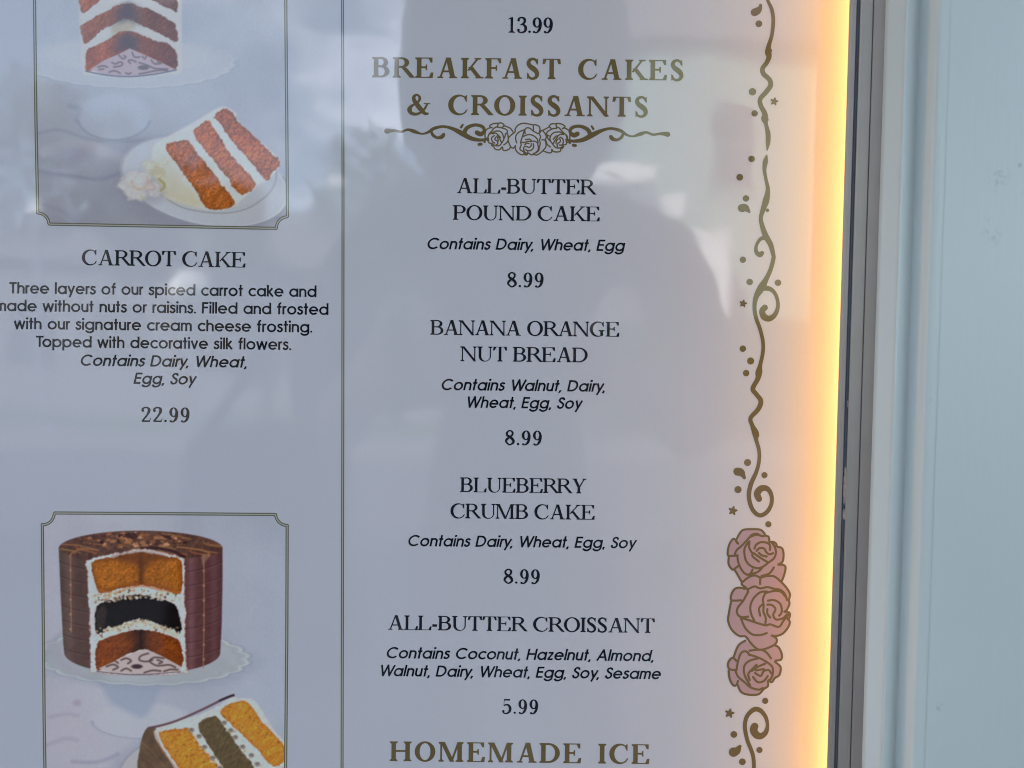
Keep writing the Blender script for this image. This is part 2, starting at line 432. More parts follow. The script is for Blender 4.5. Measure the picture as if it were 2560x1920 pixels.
    if ch == '3':
        P.extend(stroke([(.10, .80, S * .7), (.16, .93, q * 1.4), (.31, .98, q * 1.3), (.46, .89, S * .85), (.46, .68, S * .8), (.34, .55, q * 1.3), (.22, .53, q)], n=5, round_ends=False))
        P.extend(stroke([(.28, .54, q), (.44, .50, q * 1.6), (.535, .34, S * .95), (.50, .12, S * .8), (.31, .015, q * 1.3), (.14, .06, q * 1.3), (.09, .18, S * .6)], n=5, round_ends=False)); P.append(disc(.12, .80, S * .45)); P.append(disc(.115, .18, S * .45)); return P, .62
    if ch == '5':
        P.extend(stroke([(.13, .55, q), (.27, .62, q * 1.4), (.44, .57, S * .8), (.53, .36, S), (.47, .12, S * .8), (.29, .015, q * 1.3), (.13, .06, q * 1.3), (.08, .18, S * .6)], n=5, round_ends=False)); P.append(disc(.11, .18, S * .45))
        P.append([(.12, .53), (.15, .53), (.17, .92), (.14, 1)]); P.append([(.14, .90), (.50, .90), (.53, 1.02), (.14, 1.0)]); return P, .62
    if ch == '8':
        P.extend(stroke([(.32, .545, S), (.16, .66, S * .8), (.14, .85, S * .7), (.31, .98, q * 1.2), (.48, .87, S * .7), (.46, .68, q * 1.6), (.32, .55, q * 1.3), (.15, .40, q * 2), (.09, .22, S * .7), (.31, .018, q * 1.3), (.54, .18, S * .85), (.49, .38, S)], n=6, round_ends=False, closed=True)); return P, .63
    if ch == '9':
        P.extend(band(arc(.30, .67, .265, .335, 0, 360, 32), arc(.30, .67, .265 - S * .92, .335 - q, 0, 360, 32)))
        P.extend(stroke([(.50, .70, S * .9), (.50, .45, S * .85), (.42, .19, q * 2), (.28, .03, q * 1.2), (.12, .03, q)], n=5, round_ends=False)); P.append(disc(.13, .065, S * .42)); return P, .60
    return P, 0.36

# ------------------------------------------------------------------ lettering: geometric sans
def sans(ch, w=0.160):
    XH, AS, DE = 0.74, 1.03, -0.28
    P = []; c = w / 2; R = 0.383 - c; y = 0.37; cx = 0.383
    def L(*p): P.extend(line(list(p), w))
    def A(x, yy, rx, ry, a0, a1, n=24, closed=False): P.extend(strip([(px, py, w) for px, py in arc(x, yy, rx, ry, a0, a1, n)], round_ends=False))
    if ch == 'o': A(cx, y, R, R, 0, 360); return P, 2 * cx
    if ch == 'a': A(cx, y, R, R, 0, 360); L((cx + R, 0), (cx + R, XH)); return P, cx + R + c
    if ch == 'd': A(cx, y, R, R, 0, 360); L((cx + R, 0), (cx + R, AS)); return P, cx + R + c
    if ch == 'p': A(cx, y, R, R, 0, 360); L((c, DE), (c, XH)); return P, 2 * cx
    if ch == 'g': A(cx, y, R, R, 0, 360); L((cx + R, XH), (cx + R, 0.0)); A(cx, 0.02, R, 0.24, 0, -165); return P, cx + R + c
    if ch == 'c': A(cx, y, R, R, 43, 317); return P, cx + R * .82
    if ch == 'e': A(cx, y, R, R, 0, 322); L((cx - R, y), (cx + R + c, y)); return P, 2 * cx
    rn = 0.225; yn = XH + .008 - c - rn
    if ch in 'nh': L((c, 0), (c, AS if ch == 'h' else XH)); A(c + rn, yn, rn, rn, 180, 0); L((c + 2 * rn, yn), (c + 2 * rn, 0)); return P, 2 * rn + w
    if ch == 'm':
        r = .185; yn = XH + .008 - c - r; L((c, 0), (c, XH)); A(c + r, yn, r, r, 180, 0); L((c + 2 * r, yn), (c + 2 * r, 0)); A(c + 3 * r, yn, r, r, 180, 0); L((c + 4 * r, yn), (c + 4 * r, 0)); return P, 4 * r + w
    if ch == 'u': r = .215; L((c, XH), (c, r + c - .008)); A(c + r, r + c - .008, r, r, 180, 360); L((c + 2 * r, 0), (c + 2 * r, XH)); return P, 2 * r + w
    if ch == 'r': L((c, 0), (c, XH)); A(c + .19, XH - c - .175, .19, .185, 175, 72, 10); return P, .31
    if ch == 'i': L((c, 0), (c, XH)); P.append(disc(c, AS - .08, w * .66)); return P, w
    if ch == 'l': L((c, 0), (c, AS)); return P, w
    if ch == 't': L((.17, 0), (.17, AS - .02)); L((0.0, XH - c), (.35, XH - c)); return P, .35
    if ch == 'f': L((.17, 0), (.17, AS - .20)); A(.17 + .16, AS - .20, .16, .16, 180, 85, 10); L((0.0, XH - c), (.36, XH - c)); return P, .36
    if ch == 'k': L((c, 0), (c, AS)); L((.10, .31), (.46, XH)); L((.20, .40), (.52, 0)); return P, .56
    if ch == 's': P.extend(stroke([(.40, .57, w), (.35, .655, w), (.235, .68, w), (.115, .62, w), (.12, .49, w), (.24, .405, w), (.37, .335, w), (.395, .19, w), (.31, .085, w), (.19, .06, w), (.085, .11, w), (.05, .22, w)], n=4, round_ends=False)); return P, .46
    if ch == 'v': L((.055, XH), (.30, .03), (.545, XH)); return P, .60
    if ch == 'w': L((.055, XH), (.25, .04), (.46, XH - .04), (.67, .04), (.865, XH)); return P, .92
    if ch == 'y': L((.055, XH), (.31, .06)); L((.55, XH), (.17, DE)); return P, .60
    if ch == 'z': L((.03, XH - c), (.43, XH - c)); L((.40, XH - c), (.08, c)); L((.03, c), (.47, c)); return P, .48
    if ch == '.': P.append(disc(.085, .075, .088)); return P, .17
    if ch == ',': L((.12, .11), (.05, -.13)); return P, .17
    if ch == 'T': L((0.0, 1 - c), (.62, 1 - c)); L((.31, 0), (.31, 1)); return P, .62
    if ch == 'F': L((c, 0), (c, 1)); L((c, 1 - c), (.52, 1 - c)); L((c, .53), (.49, .53)); return P, .54
    if ch == 'E': L((c, 0), (c, 1)); L((c, 1 - c), (.56, 1 - c)); L((c, .53), (.53, .53)); L((c, c), (.56, c)); return P, .58
    if ch == 'H': L((c, 0), (c, 1)); L((.70, 0), (.70, 1)); L((c, .53), (.70, .53)); return P, .70 + c
    if ch == 'D': L((c, 0), (c, 1)); L((c, 1 - c), (.33, 1 - c)); L((c, c), (.33, c)); A(.33, .5, .5 - c - .01, .5 - c, -90, 90); return P, .84
    if ch == 'C': A(.52, .5, .52 - c, .51 - c, 42, 318, 36); return P, .94
    if ch == 'S': P.extend(stroke([(.49, .76, w), (.44, .89, w), (.29, .94, w), (.14, .86, w), (.13, .69, w), (.27, .56, w), (.44, .45, w), (.50, .27, w), (.42, .11, w), (.26, .06, w), (.11, .13, w), (.06, .29, w)], n=4, round_ends=False)); return P, .56
    if ch == 'W': L((.06, 1), (.34, .05), (.60, .97), (.86, .05), (1.14, 1)); return P, 1.20
    if ch == 'A': L((.05, 0), (.42, .97), (.79, 0)); L((.18, .32), (.66, .32)); return P, .84
    return P, .33

GLYPHS = {}
def glyph(font, ch):
    k = (font, ch)
    if k not in GLYPHS:
        if ch == ' ': GLYPHS[k] = (([], []), {'bold': .55, 'serif': .34, 'sans': .34, 'italic': .34}[font])
        else:
            P, adv = serif(ch, font == 'bold') if font in ('bold', 'serif') else sans(ch)
            v, f = union(P, 1e-4)
            if font == 'italic': v = [(p[0] + .20 * p[1], p[1]) for p in v]
            GLYPHS[k] = ((v, f), adv)
    return GLYPHS[k]

KERN = {'SA': .01, 'EA': .02, 'CA': .03, 'LY': -.2, 'RY': -.06, 'AT': -.06, 'AK': .0, 'FA': -.14, 'KE': -.03, 'RR': -.10, 'RO': -.05, 'UM': -.03, 'To': -.16, 'Wh': -.02, 'Wa': -.1, 'Th': -.02,
        'ry': -.05, 'y,': -.1, 'ra': -.03, 'DA': -.08, 'LL': -.03, 'AD': -.04, 'BA': -.04, 'AN': -.06, 'NA': -.06, 'RA': -.08, 'RE': -.05, 'BR': -.02}
SPACE = {'serif': 0.015, 'bold': 0.15, 'sans': 0.075, 'italic': 0.08}

def text_line(parent, name, text, font, mat, cap, x0, x1, y0, y1, label=None):
    gl = [glyph(font, c) for c in text]
    kern = [KERN.get(text[i:i + 2], 0.0) for i in range(len(text) - 1)] + [0]
    base = sum(g[1] for g in gl) + sum(kern); n = len(text) - 1
    want = (x1 - x0) / cap
    if font == 'italic': want -= 0.15
    xs = want / (base + n * SPACE[font]); xs = max(0.93, min(1.10, xs))
    sp = (want / xs - base) / n
    V, F = [], []; x = 0.0
    ux, uy = (x1 - x0), (y1 - y0); sl = uy / ux
    for i, ((v, f), adv) in enumerate(gl):
        o = len(V)
        for p in v:
            gx, gy = (x + p[0]) * xs * cap, p[1] * cap
            V.append((x0 + gx + sl * gy, y0 + sl * gx - gy, 0.0000015 * (i % 2)))
        F += [tuple(o + k for k in t) for t in f]
        x += adv + sp + kern[i]
    print_text_log.append((text, round(xs, 3), round(sp, 3)))
    return print_mesh((V, F), parent, name, mat, 0.0002, label)
print_text_log = []

# ------------------------------------------------------------------ the menu sheet
X_END = 0.1722         # where the sheet disappears behind the metal lip
menu = empty('menu_poster', (0, 0, 0))
tag(menu, 'white bakery menu sheet printed with gold headings, black item text, cake photos and rose border', 'menu')
SX0, SX1, SZ0, SZ1 = -0.86, 0.1915, 0.72, 1.80
nx, nzz = 80, 80
vs, fs = [], []
for j in range(nzz + 1):
    for i in range(nx + 1):
        vs.append((SX0 + (SX1 - SX0) * i / nx, 0, SZ0 + (SZ1 - SZ0) * j / nzz))
for j in range(nzz):
    for i in range(nx):
        a = j * (nx + 1) + i; fs.append((a, a + 1, a + nx + 2, a + nx + 1))
sheet = link('sheet', mesh(vs, fs), M['paper'], menu)
bm = bmesh.new(); box_bm(bm, SX0, SX1, 0.0005, 0.004, SZ0, SZ1); bm_obj('backing_board', bm, M['metal'], menu)

TL = [
 ('price', '13.99', 'serif', 'charcoal', 39, 1265.9, 1382.7, 81.6, 82.9, 'printed price 13.99 at the top of the right column'),
 ('section_heading', 'BREAKFAST CAKES', 'bold', 'gold', 51, 930, 1709, 193.4, 201.5, 'gold capitals BREAKFAST CAKES'),
 ('section_heading', '& CROISSANTS', 'bold', 'gold', 50, 1018, 1620, 286, 292.5, 'gold capitals & CROISSANTS'),
 ('item_name', 'ALL-BUTTER', 'serif', 'charcoal', 37.5, 1141.3, 1489.8, 482.8, 486.6, None),
 ('item_name', 'POUND CAKE', 'serif', 'charcoal', 36.8, 1132, 1499.6, 549.5, 553.5, None),
 ('allergen_line', 'Contains Dairy, Wheat, Egg', 'italic', 'black', 28.3, 1066, 1563.4, 622.6, 628, None),
 ('price', '8.99', 'serif', 'charcoal', 37, 1266.7, 1359.4, 717.5, 718.6, None),
 ('item_name', 'BANANA ORANGE', 'serif', 'charcoal', 37, 1075.5, 1548.5, 836.8, 842, None),
 ('item_name', 'NUT BREAD', 'serif', 'charcoal', 37, 1151, 1469.9, 902.7, 906.2, None),
 ('allergen_line', 'Contains Walnut, Dairy,', 'italic', 'black', 28.3, 1101.4, 1515.3, 975.2, 979.6, None),
 ('allergen_line', 'Wheat, Egg, Soy', 'italic', 'black', 28.3, 1163.9, 1457, 1019.2, 1022.3, None),
 ('price', '8.99', 'serif', 'charcoal', 36.6, 1261.6, 1355, 1112.2, 1113.3, None),
 ('item_name', 'BLUEBERRY', 'serif', 'charcoal', 37, 1149.8, 1464.8, 1230.2, 1233.7, None),
 ('item_name', 'CRUMB CAKE', 'serif', 'charcoal', 37, 1125.6, 1486.9, 1295.5, 1299.5, None),
 ('allergen_line', 'Contains Dairy, Wheat, Egg, Soy', 'italic', 'black', 28.1, 1018, 1592, 1365.2, 1371, None),
 ('price', '8.99', 'serif', 'charcoal', 36.4, 1258, 1350, 1458.6, 1459.8, None),
 ('item_name', 'ALL-BUTTER CROISSANT', 'serif', 'charcoal', 36.4, 969, 1637, 1574.2, 1582.4, None),
 ('allergen_line', 'Contains Coconut, Hazelnut, Almond,', 'italic', 'black', 28, 964, 1637, 1645.4, 1653.4, None),
 ('allergen_line', 'Walnut, Dairy, Wheat, Egg, Soy, Sesame', 'italic', 'black', 28, 947, 1654, 1690, 1698, None),
 ('price', '5.99', 'serif', 'charcoal', 36.4, 1254, 1346, 1784, 1785.2, 'printed price 5.99'),
 ('section_heading', 'HOMEMADE ICE', 'bold', 'gold', 49.5, 974, 1623.7, 1902.6, 1910.2, 'gold capitals HOMEMADE ICE'),
 ('item_name', 'CARROT CAKE', 'serif', 'charcoal', 38.5, 204, 614, 662.5, 669, None),
 ('description_line', 'Three layers of our spiced carrot cake and', 'sans', 'black', 28.3, 23.3, 791, 733.5, 742.8, None),
 ('description_line', 'made without nuts or raisins. Filled and frosted', 'sans', 'black', 28.3, -12, 821, 777.4, 787.4, None),
 ('description_line', 'with our signature cream cheese frosting.', 'sans', 'black', 28.3, 35, 780.7, 822.4, 831.4, None),
 ('description_line', 'Topped with decorative silk flowers.', 'sans', 'black', 28.3, 90, 728, 867.6, 875, None),
 ('allergen_line', 'Contains Dairy, Wheat,', 'italic', 'black', 28.3, 199, 620, 914.3, 919.2, None),
 ('allergen_line', 'Egg, Soy', 'italic', 'black', 28.3, 333.6, 491.8, 959.6, 961.6, None),
 ('price', '22.99', 'serif', 'charcoal', 37, 351.9, 474.3, 1054.4, 1055.8, 'printed price 22.99 in the left column'),
]
for nm, tx, fn, mt, cap, x0, x1, y0, y1, lb in TL:
    text_line(menu, nm, tx, fn, M[mt], cap, x0, x1, y0, y1, lb)

# ---- column divider, photo borders
def px_union(polys): return union(polys, 1e-3)
def border(path, parent, name, wide=8.0, inner=2.6):
    o = print_mesh(px_union(line(path, wide)), parent, name, M['goldline'], 0.00016)
    print_mesh(px_union(line(path, inner)), o, 'inlay_line', M['palegold'], 0.00022)
    return o
border([(855.5, -320), (857.6, 500), (857.0, 1100), (854.5, 2250)], menu, 'column_divider', 7.4, 2.4)
def qarc(cx, cy, r, a0, a1, n=8): return arc(cx, cy, r, r, a0, a1, n)
pb1 = [(82.5, -320), (90, 300), (94.5, 532)] + qarc(94, 561, 28.5, -82, -4)[0:] + [(124.5, 560.3), (400, 565.5), (690.5, 571)] + qarc(719, 570, 28, 180, 266) + [(718.8, 541), (717, 300), (711.5, -320)]
border(pb1, menu, 'photo_border')
pb2 = [(118, 2250), (110.5, 1800), (106.0, 1311)] + qarc(107, 1283.5, 28.5, 92, 6) + [(137.3, 1282.4), (400, 1284), (689, 1286.2)] + qarc(718, 1284.5, 29, 176, 92) + [(718, 1313), (717, 1600), (711, 2250)]
border(pb2, menu, 'photo_border')

# ------------------------------------------------------------------ printed cake photographs (painted into colour attributes)
SUB = 1.5
class Canvas:
    def __init__(s, x0, y0, x1, y1, white):
        s.x0, s.y0, s.x1, s.y1 = x0, y0, x1, y1
        s.nx = int((x1 - x0) / SUB) + 1; s.ny = int((y1 - y0) / SUB) + 1
        s.X, s.Y = np.meshgrid(np.linspace(x0, x1, s.nx), np.linspace(y0, y1, s.ny))
        s.a = np.zeros((s.ny, s.nx, 3)); s.white = white
        s.f = (1.0, 0.0, 0.0)
    def frame(s, ox, oy, sc): s.f = (1.0 / sc, ox, oy)
    def T(s, pts): k, ox, oy = s.f; return [(ox + p[0] * k, oy + p[1] * k) for p in pts]
    def noise(s, cell, seed=0, octaves=2):
        r = np.random.default_rng(seed); out = np.zeros_like(s.X); amp = 1.0; tot = 0
        for _ in range(octaves):
            gx = (s.X - s.x0) / cell; gy = (s.Y - s.y0) / cell
            g = r.random((int(gy.max()) + 3, int(gx.max()) + 3))
            ix, iy = gx.astype(int), gy.astype(int); fx, fy = gx - ix, gy - iy
            fx, fy = fx * fx * (3 - 2 * fx), fy * fy * (3 - 2 * fy)
            out += amp * ((g[iy, ix] * (1 - fx) + g[iy, ix + 1] * fx) * (1 - fy) + (g[iy + 1, ix] * (1 - fx) + g[iy + 1, ix + 1] * fx) * fy)
            tot += amp; amp *= .55; cell = max(cell / 2, SUB)
        return out / tot
    def emboss(s, cell, seed, octaves=2):
        n_ = s.noise(cell, seed, octaves); gx = np.gradient(n_, axis=1); gy = np.gradient(n_, axis=0)
        e = -(gx + gy); return np.clip(e / (e.std() * 2.2 + 1e-9), -1.5, 1.5)
    def relief(s, mask, amp, cell, seed, octaves=2):
        s.a *= (1 + mask * amp * s.emboss(cell, seed, octaves))[..., None]
    def sdf(s, pts, closed=True):
        d = np.full(s.X.shape, 1e9); inside = np.zeros(s.X.shape, bool); n = len(pts)
        for i in range(n if closed else n - 1):
            (ax, ay), (bx, by) = pts[i], pts[(i + 1) % n]
            ex, ey = bx - ax, by - ay; L = ex * ex + ey * ey + 1e-9
            t = np.clip(((s.X - ax) * ex + (s.Y - ay) * ey) / L, 0, 1)
            d = np.minimum(d, (s.X - ax - t * ex) ** 2 + (s.Y - ay - t * ey) ** 2)
            if closed:
                c = ((ay > s.Y) != (by > s.Y)) & (s.X < (bx - ax) * (s.Y - ay) / ((by - ay) or 1e-9) + ax); inside ^= c
        d = np.sqrt(d)
        return np.where(inside, -d, d) if closed else d
    def poly(s, pts, soft=1.5, jag=0.0, seed=1, smooth=True, n=4):
        p = s.T(pts)
        if smooth: p = [q[:2] for q in catmull([(a, b) for a, b in p], n, True)]
        d = s.sdf(p)
        if jag: d = d + (s.noise(5, seed, 2) - .5) * jag * 2.6 + (s.noise(17, seed + 500, 2) - .5) * jag * 3.4
        return np.clip(.5 - d / (2 * soft), 0, 1), d
    def lin(s, pts, w, soft=1.2, n=5):
        p = [q[:2] for q in catmull(s.T(pts), n)] if len(pts) > 2 else s.T(pts)
        d = s.sdf(p, False) - w / 2
        return np.clip(.5 - d / (2 * soft), 0, 1)
    def ell(s, cx, cy, rx, ry, rot=0, soft=2.0, scallop=0.0, nsc=16):
        (cx, cy), = s.T([(cx, cy)]); rx *= s.f[0]; ry *= s.f[0]
        c, q = math.cos(rad(rot)), math.sin(rad(rot)); dx, dy = s.X - cx, s.Y - cy
        u, v = (dx * c + dy * q) / rx, (-dx * q + dy * c) / ry
        r = np.hypot(u, v); th = np.arctan2(v, u)
        lim = 1 + scallop * np.abs(np.sin(th * nsc / 2)) if scallop else 1
        d = (r - lim) * min(rx, ry)
        return np.clip(.5 - d / (2 * soft), 0, 1), r / lim
    def put(s, mask, col, op=1.0):
        c = np.asarray(col, float)
        m = (mask * op)[..., None]
        s.a = s.a * (1 - m) + (c if c.ndim == 3 else c[None, None, :]) * m
    def mul(s, mask, k): s.a *= (1 - mask * (1 - k))[..., None]
    def tex(s, c0, c1, nz): return np.asarray(c0, float)[None, None] * (1 - nz[..., None]) + np.asarray(c1, float)[None, None] * nz[..., None]
    def build(s, clip, name, parent, label):
        k = np.array([1, 3, 1]) / 5.0
        for ax in (0, 1):
            s.a = k[0] * np.roll(s.a, 1, ax) + k[1] * s.a + k[2] * np.roll(s.a, -1, ax)
        s.a = s.a * (1 + .03 * (s.noise(3, 400, 1) - .5)[..., None])
        wl_ = srgb(s.white); alb = srgb(np.clip(s.a, 0, 255)) / wl_[None, None] * np.array([.655, .625, .65])
        alb = np.clip(alb, 0.004, 0.85)
        d = s.sdf(clip); keep = d < 0.5
        xs, zs = np.empty_like(s.X), np.empty_like(s.X)
        # plane homography, evaluated for the whole grid
        dx, dy = (s.X - W / 2) / FPX, -(s.Y - H / 2) / FPX
        Rm = np.array(CAM_R)
        vx = Rm[0, 0] * dx + Rm[0, 1] * dy - Rm[0, 2]; vy = Rm[1, 0] * dx + Rm[1, 1] * dy - Rm[1, 2]; vz = Rm[2, 0] * dx + Rm[2, 1] * dy - Rm[2, 2]
        t = DIST / vy; xs = vx * t; zs = CZ + vz * t
        idx = np.arange(s.nx * s.ny).reshape(s.ny, s.nx)
        q = keep[:-1, :-1] & keep[1:, :-1] & keep[:-1, 1:] & keep[1:, 1:]
        quads = np.stack([idx[1:, :-1][q], idx[1:, 1:][q], idx[:-1, 1:][q], idx[:-1, :-1][q]], 1)
        used = np.unique(quads); remap = np.full(s.nx * s.ny, -1); remap[used] = np.arange(len(used)); quads = remap[quads]
        co = np.stack([xs.ravel()[used], np.full(len(used), -0.00002), zs.ravel()[used]], 1).astype(np.float32)
        me = bpy.data.meshes.new(name); me.vertices.add(len(co)); me.vertices.foreach_set('co', co.ravel())
        me.loops.add(quads.size); me.loops.foreach_set('vertex_index', quads.ravel().astype(np.int32))
        me.polygons.add(len(quads)); me.polygons.foreach_set('loop_start', np.arange(0, quads.size, 4, dtype=np.int32))
        me.update(calc_edges=True)
        ca = me.color_attributes.new('print', 'FLOAT_COLOR', 'POINT')
        rgba = np.concatenate([alb.reshape(-1, 3)[used], np.ones((len(used), 1))], 1).astype(np.float32)
        ca.data.foreach_set('color', rgba.ravel())
        o = link(name, me, M['photo'], parent)
        o['label'] = label
        return o

def swirls(c, cx, cy, sx, sy, col, seed, n=16, clip=None):
    r = random.Random(seed)
    for k in range(n):
        x = cx + (r.random() - .5) * 2 * sx; y = cy + (r.random() - .5) * 2 * sy; a0 = r.random() * 6.3; s = 1 if r.random() < .5 else -1; L = sx * (.16 + .14 * r.random())
        pts = [(x + L * (1 - t * .65) * math.cos(a0 + s * t * 4.2), y + L * .42 * (1 - t * .65) * math.sin(a0 + s * t * 4.2)) for t in (0, .2, .4, .6, .8, 1)]
        m = c.lin(pts, 2.4, 1.1)
        c.put(m * (clip if clip is not None else 1), col, .75)
    for k in range(n // 2):
        x = cx + (r.random() - .5) * 2 * sx; y = cy + (r.random() - .5) * 2 * sy
        m, _ = c.ell(x, y, sx * .07, sx * .04, r.random() * 180, 1.2); c.put(m * clip, col, .75)

# ---- carrot cake
c = Canvas(78, -300, 726, 578, (170, 178, 200))
clip1 = pb1
nzb = c.noise(170, 11, 4)
gy = np.clip((c.Y - 100) / 470, 0, 1)
bgc = c.tex((170, 179, 202), (154, 157, 179), gy); c.a = bgc.copy()
c.a += ((nzb - .5) * 26)[..., None]
lowleft = np.clip((c.Y - 330) / 220, 0, 1) * np.clip((420 - c.X) / 300, 0, 1)
c.a = c.a * (1 - .05 * lowleft[..., None])
for pts, w, o in (([(90, 335), (150, 325), (230, 350), (340, 352), (420, 340)], 3, .5), ([(95, 428), (180, 440), (250, 448), (300, 432)], 6, .55), ([(100, 510), (150, 525), (200, 560)], 5, .4),
                  ([(175, 265), (200, 275), (190, 300)], 9, .35), ([(640, 560), (690, 545), (715, 548)], 10, .5), ([(110, 380), (200, 360), (300, 395)], 26, -.35)):
    col = (120, 126, 158) if o > 0 else (190, 192, 212); c.put(c.lin(pts, w, 6), col, abs(o))
m, r_ = c.ell(285, 292, 92, 58, 0, 7); c.put(m, (176, 186, 212), .55)
c.put(np.clip(1 - np.abs(r_ - 1.0) * 14, 0, 1) * (c.Y > 300), (130, 138, 170), .55)
m, _ = c.ell(185, 385, 45, 26, 0, 16); c.put(m, (148, 146, 172), .6)
# stand plate
m, r_ = c.ell(318, 152, 262, 66, 1, 4, .035, 26); fade = np.clip((c.Y - 110) / 60, 0, 1); c.put(m, (180, 188, 206), .75 * fade); c.put(np.clip(1 - np.abs(r_ - .985) * 22, 0, 1) * fade, (198, 204, 220), .45)
c.put(np.clip(1 - np.abs(r_ - 1.02) * 26, 0, 1) * (c.Y > 150), (140, 150, 178), .35)
m, r_ = c.ell(318, 138, 225, 42, 1, 6); c.put(m, (186, 192, 208), .6)
# cake body
m, _ = c.poly([(196, -400), (456, -400), (454, 183), (330, 196), (208, 186), (198, 60)], 3, smooth=False); c.put(m, (190, 193, 203))
c.frame(150, 0, 6.32)
cake = c.tex((128, 78, 54), (178, 112, 78), np.clip(c.noise(3.2, 21, 2) * .9 + .05, 0, 1))
cake = cake * (.84 + .3 * c.noise(30, 205, 2)[..., None])
rightish = np.clip((c.X - 330) / 60, 0, 1)[..., None]; cake = cake * (1 - .26 * rightish)
for k in range(-3, 1):
    off = k * 480
    A_ = [(335, 400), (480, 310), (700, 200), (900, 80), (1060, 50), (1200, 80), (1450, 160), (1700, 300), (1830, 420), (1855, 670), (1700, 600), (1500, 500), (1300, 400), (1100, 310), (980, 310), (850, 390), (700, 440), (560, 560), (400, 690), (355, 560)]
    relief_seed = 700 + k
    if k < 0: A_ = [(x_ + (-30 if x_ < 1000 else 0), y_) for x_, y_ in A_]
    m, d = c.poly([(x, y + off) for x, y in A_], 1.3, 1.6, 30 + k, n=3); c.put(m, cake); c.relief(m, .10, 6, relief_seed, 2); c.mul(np.clip(1 - np.abs(d) / 3, 0, 1) * m, .86)
mC, d = c.poly([(430, 800), (560, 720), (800, 600), (900, 520), (1080, 480), (1250, 540), (1500, 640), (1700, 690), (1840, 830), (1835, 1100), (1500, 1000), (1100, 800), (800, 960), (600, 1070), (480, 1120), (400, 1110), (395, 980)], 1.3, 1.4, 44, n=3); c.put(mC, cake * np.array([1.0, .93, .9])); c.relief(mC, .10, 6, 711, 2)
m, _ = c.poly([(820, 430), (900, 390), (1000, 320), (1160, 330), (1180, 450), (1080, 470), (900, 520), (820, 520)], 5); c.put(m, (168, 160, 140), .7)
# the shaded inner corner of the cut, as the printed photograph shows it
(gx, gy0), = c.T([(1075, 0)])
core = np.exp(-(np.abs(c.X - gx) / 34) ** 2.4) * (c.Y < 130) * (c.Y > -300)
inner = np.zeros_like(core)
for k in range(-3, 2): inner = np.maximum(inner, np.exp(-(np.abs(c.Y - (28 + k * 76 - 1 * (k == 1)) + np.abs(c.X - gx) * -.38) / 24) ** 4))
mcore = core * inner
c.a = c.a * (1 - .80 * mcore[..., None]) + np.array([74, 70, 82]) * (.80 * mcore[..., None])
mB, _ = c.poly([(480, 1095), (700, 950), (960, 840), (1100, 765), (1300, 850), (1600, 985), (1830, 1100), (1500, 1170), (1100, 1210), (700, 1180)], 1.2, smooth=False); c.put(mB, (176, 162, 180))
for L in ([(930, 870), (990, 930), (1040, 900), (1010, 880)], [(820, 990), (880, 1010), (940, 980), (990, 1000), (960, 1040), (850, 1060)], [(1110, 1000), (1080, 960), (1140, 950), (1200, 980)], [(1140, 830), (1180, 900), (1260, 900)], [(1300, 890), (1340, 930), (1360, 890)],
          [(600, 1060), (680, 1040), (750, 1060)], [(620, 1100), (690, 1090)], [(780, 1140), (840, 1120), (900, 1130), (950, 1160)], [(1250, 990), (1380, 1030), (1500, 1080), (1700, 1090)], [(1440, 950), (1500, 1010), (1600, 1000), (1540, 980)], [(1250, 1170), (1400, 1140), (1560, 1110), (1700, 1115)], [(1040, 1150), (1080, 1170), (1120, 1150)]):
    c.put(c.lin(L, 3.6, 1.5) * mB, (96, 84, 92), .8)
m, _ = c.ell(1320, 1068, 90, 38, 0, 1.5); c.put(m * mB, (92, 84, 88), .8)
c.put(c.lin([(400, 1122), (700, 1182), (1100, 1212), (1500, 1172), (1840, 1105)], 2.4, 1.2), (66, 72, 104), .9)
c.put(c.lin([(295, 0), (340, 400), (395, 1000), (400, 1120)], 3, 3), (172, 176, 188), .3)
# slice and its plate
c.frame(280, 240, 4.609)
m, r_ = c.ell(1075, 985, 985, 500, 12, 3); sh, _ = c.ell(960, 1080, 1010, 520, 12, 22); c.put(sh, (122, 124, 152), .35)
c.put(m, c.tex((184, 192, 214), (172, 176, 194), np.clip((c.X - 300) / 400, 0, 1))); c.put(np.clip(1 - np.abs(r_ - .985) * 30, 0, 1) * (c.X < 420), (150, 154, 180), .4)
c.put(np.clip((r_ < .80) * 1.0, 0, 1) * m, (176, 181, 198), .35)
c.put(np.clip(1 - np.abs(r_ - 1.0) * 60, 0, 1) * (c.Y > 440), (122, 124, 150), .6); c.put(np.clip(1 - np.abs(r_ - .97) * 40, 0, 1), (198, 202, 214), .4)
c.put(c.lin([(560, 1130), (700, 1230), (900, 1310), (1250, 1350), (1550, 1300), (1780, 1150), (1880, 1000), (1895, 860)], 2.6, 1.6), (128, 128, 146), .8)
for k in range(46):
    t = k / 45; a = rad(168 - 172 * t)
    x, y = 1235 + 665 * math.cos(a), 905 + 425 * math.sin(a)
    mm, _ = c.ell(x, y - 16, 7, 10, 0, 1); c.put(mm, (150, 152, 166), .45)
m, _ = c.poly([(470, 590), (620, 480), (950, 300), (1180, 160), (1290, 125), (1420, 190), (1480, 330), (1900, 700), (1900, 850), (1780, 970), (1660, 1040), (1500, 1190), (1400, 1270), (1230, 1320), (1000, 1290), (700, 1200), (570, 1130), (480, 800)], 3, 0, n=3); c.put(m, c.tex((192, 192, 204), (208, 206, 215), c.noise(40, 201, 3))); c.relief(m, .018, 12, 720, 3)
m, d = c.poly([(600, 640), (740, 800), (900, 1040), (1060, 1275), (860, 1250), (700, 1200), (570, 1125), (440, 900), (470, 720)], 9, 0, n=3)
ly = np.clip((c.Y - 400) / 100, 0, 1); c.put(m, c.tex((192, 194, 198), (184, 178, 146), ly), .6)
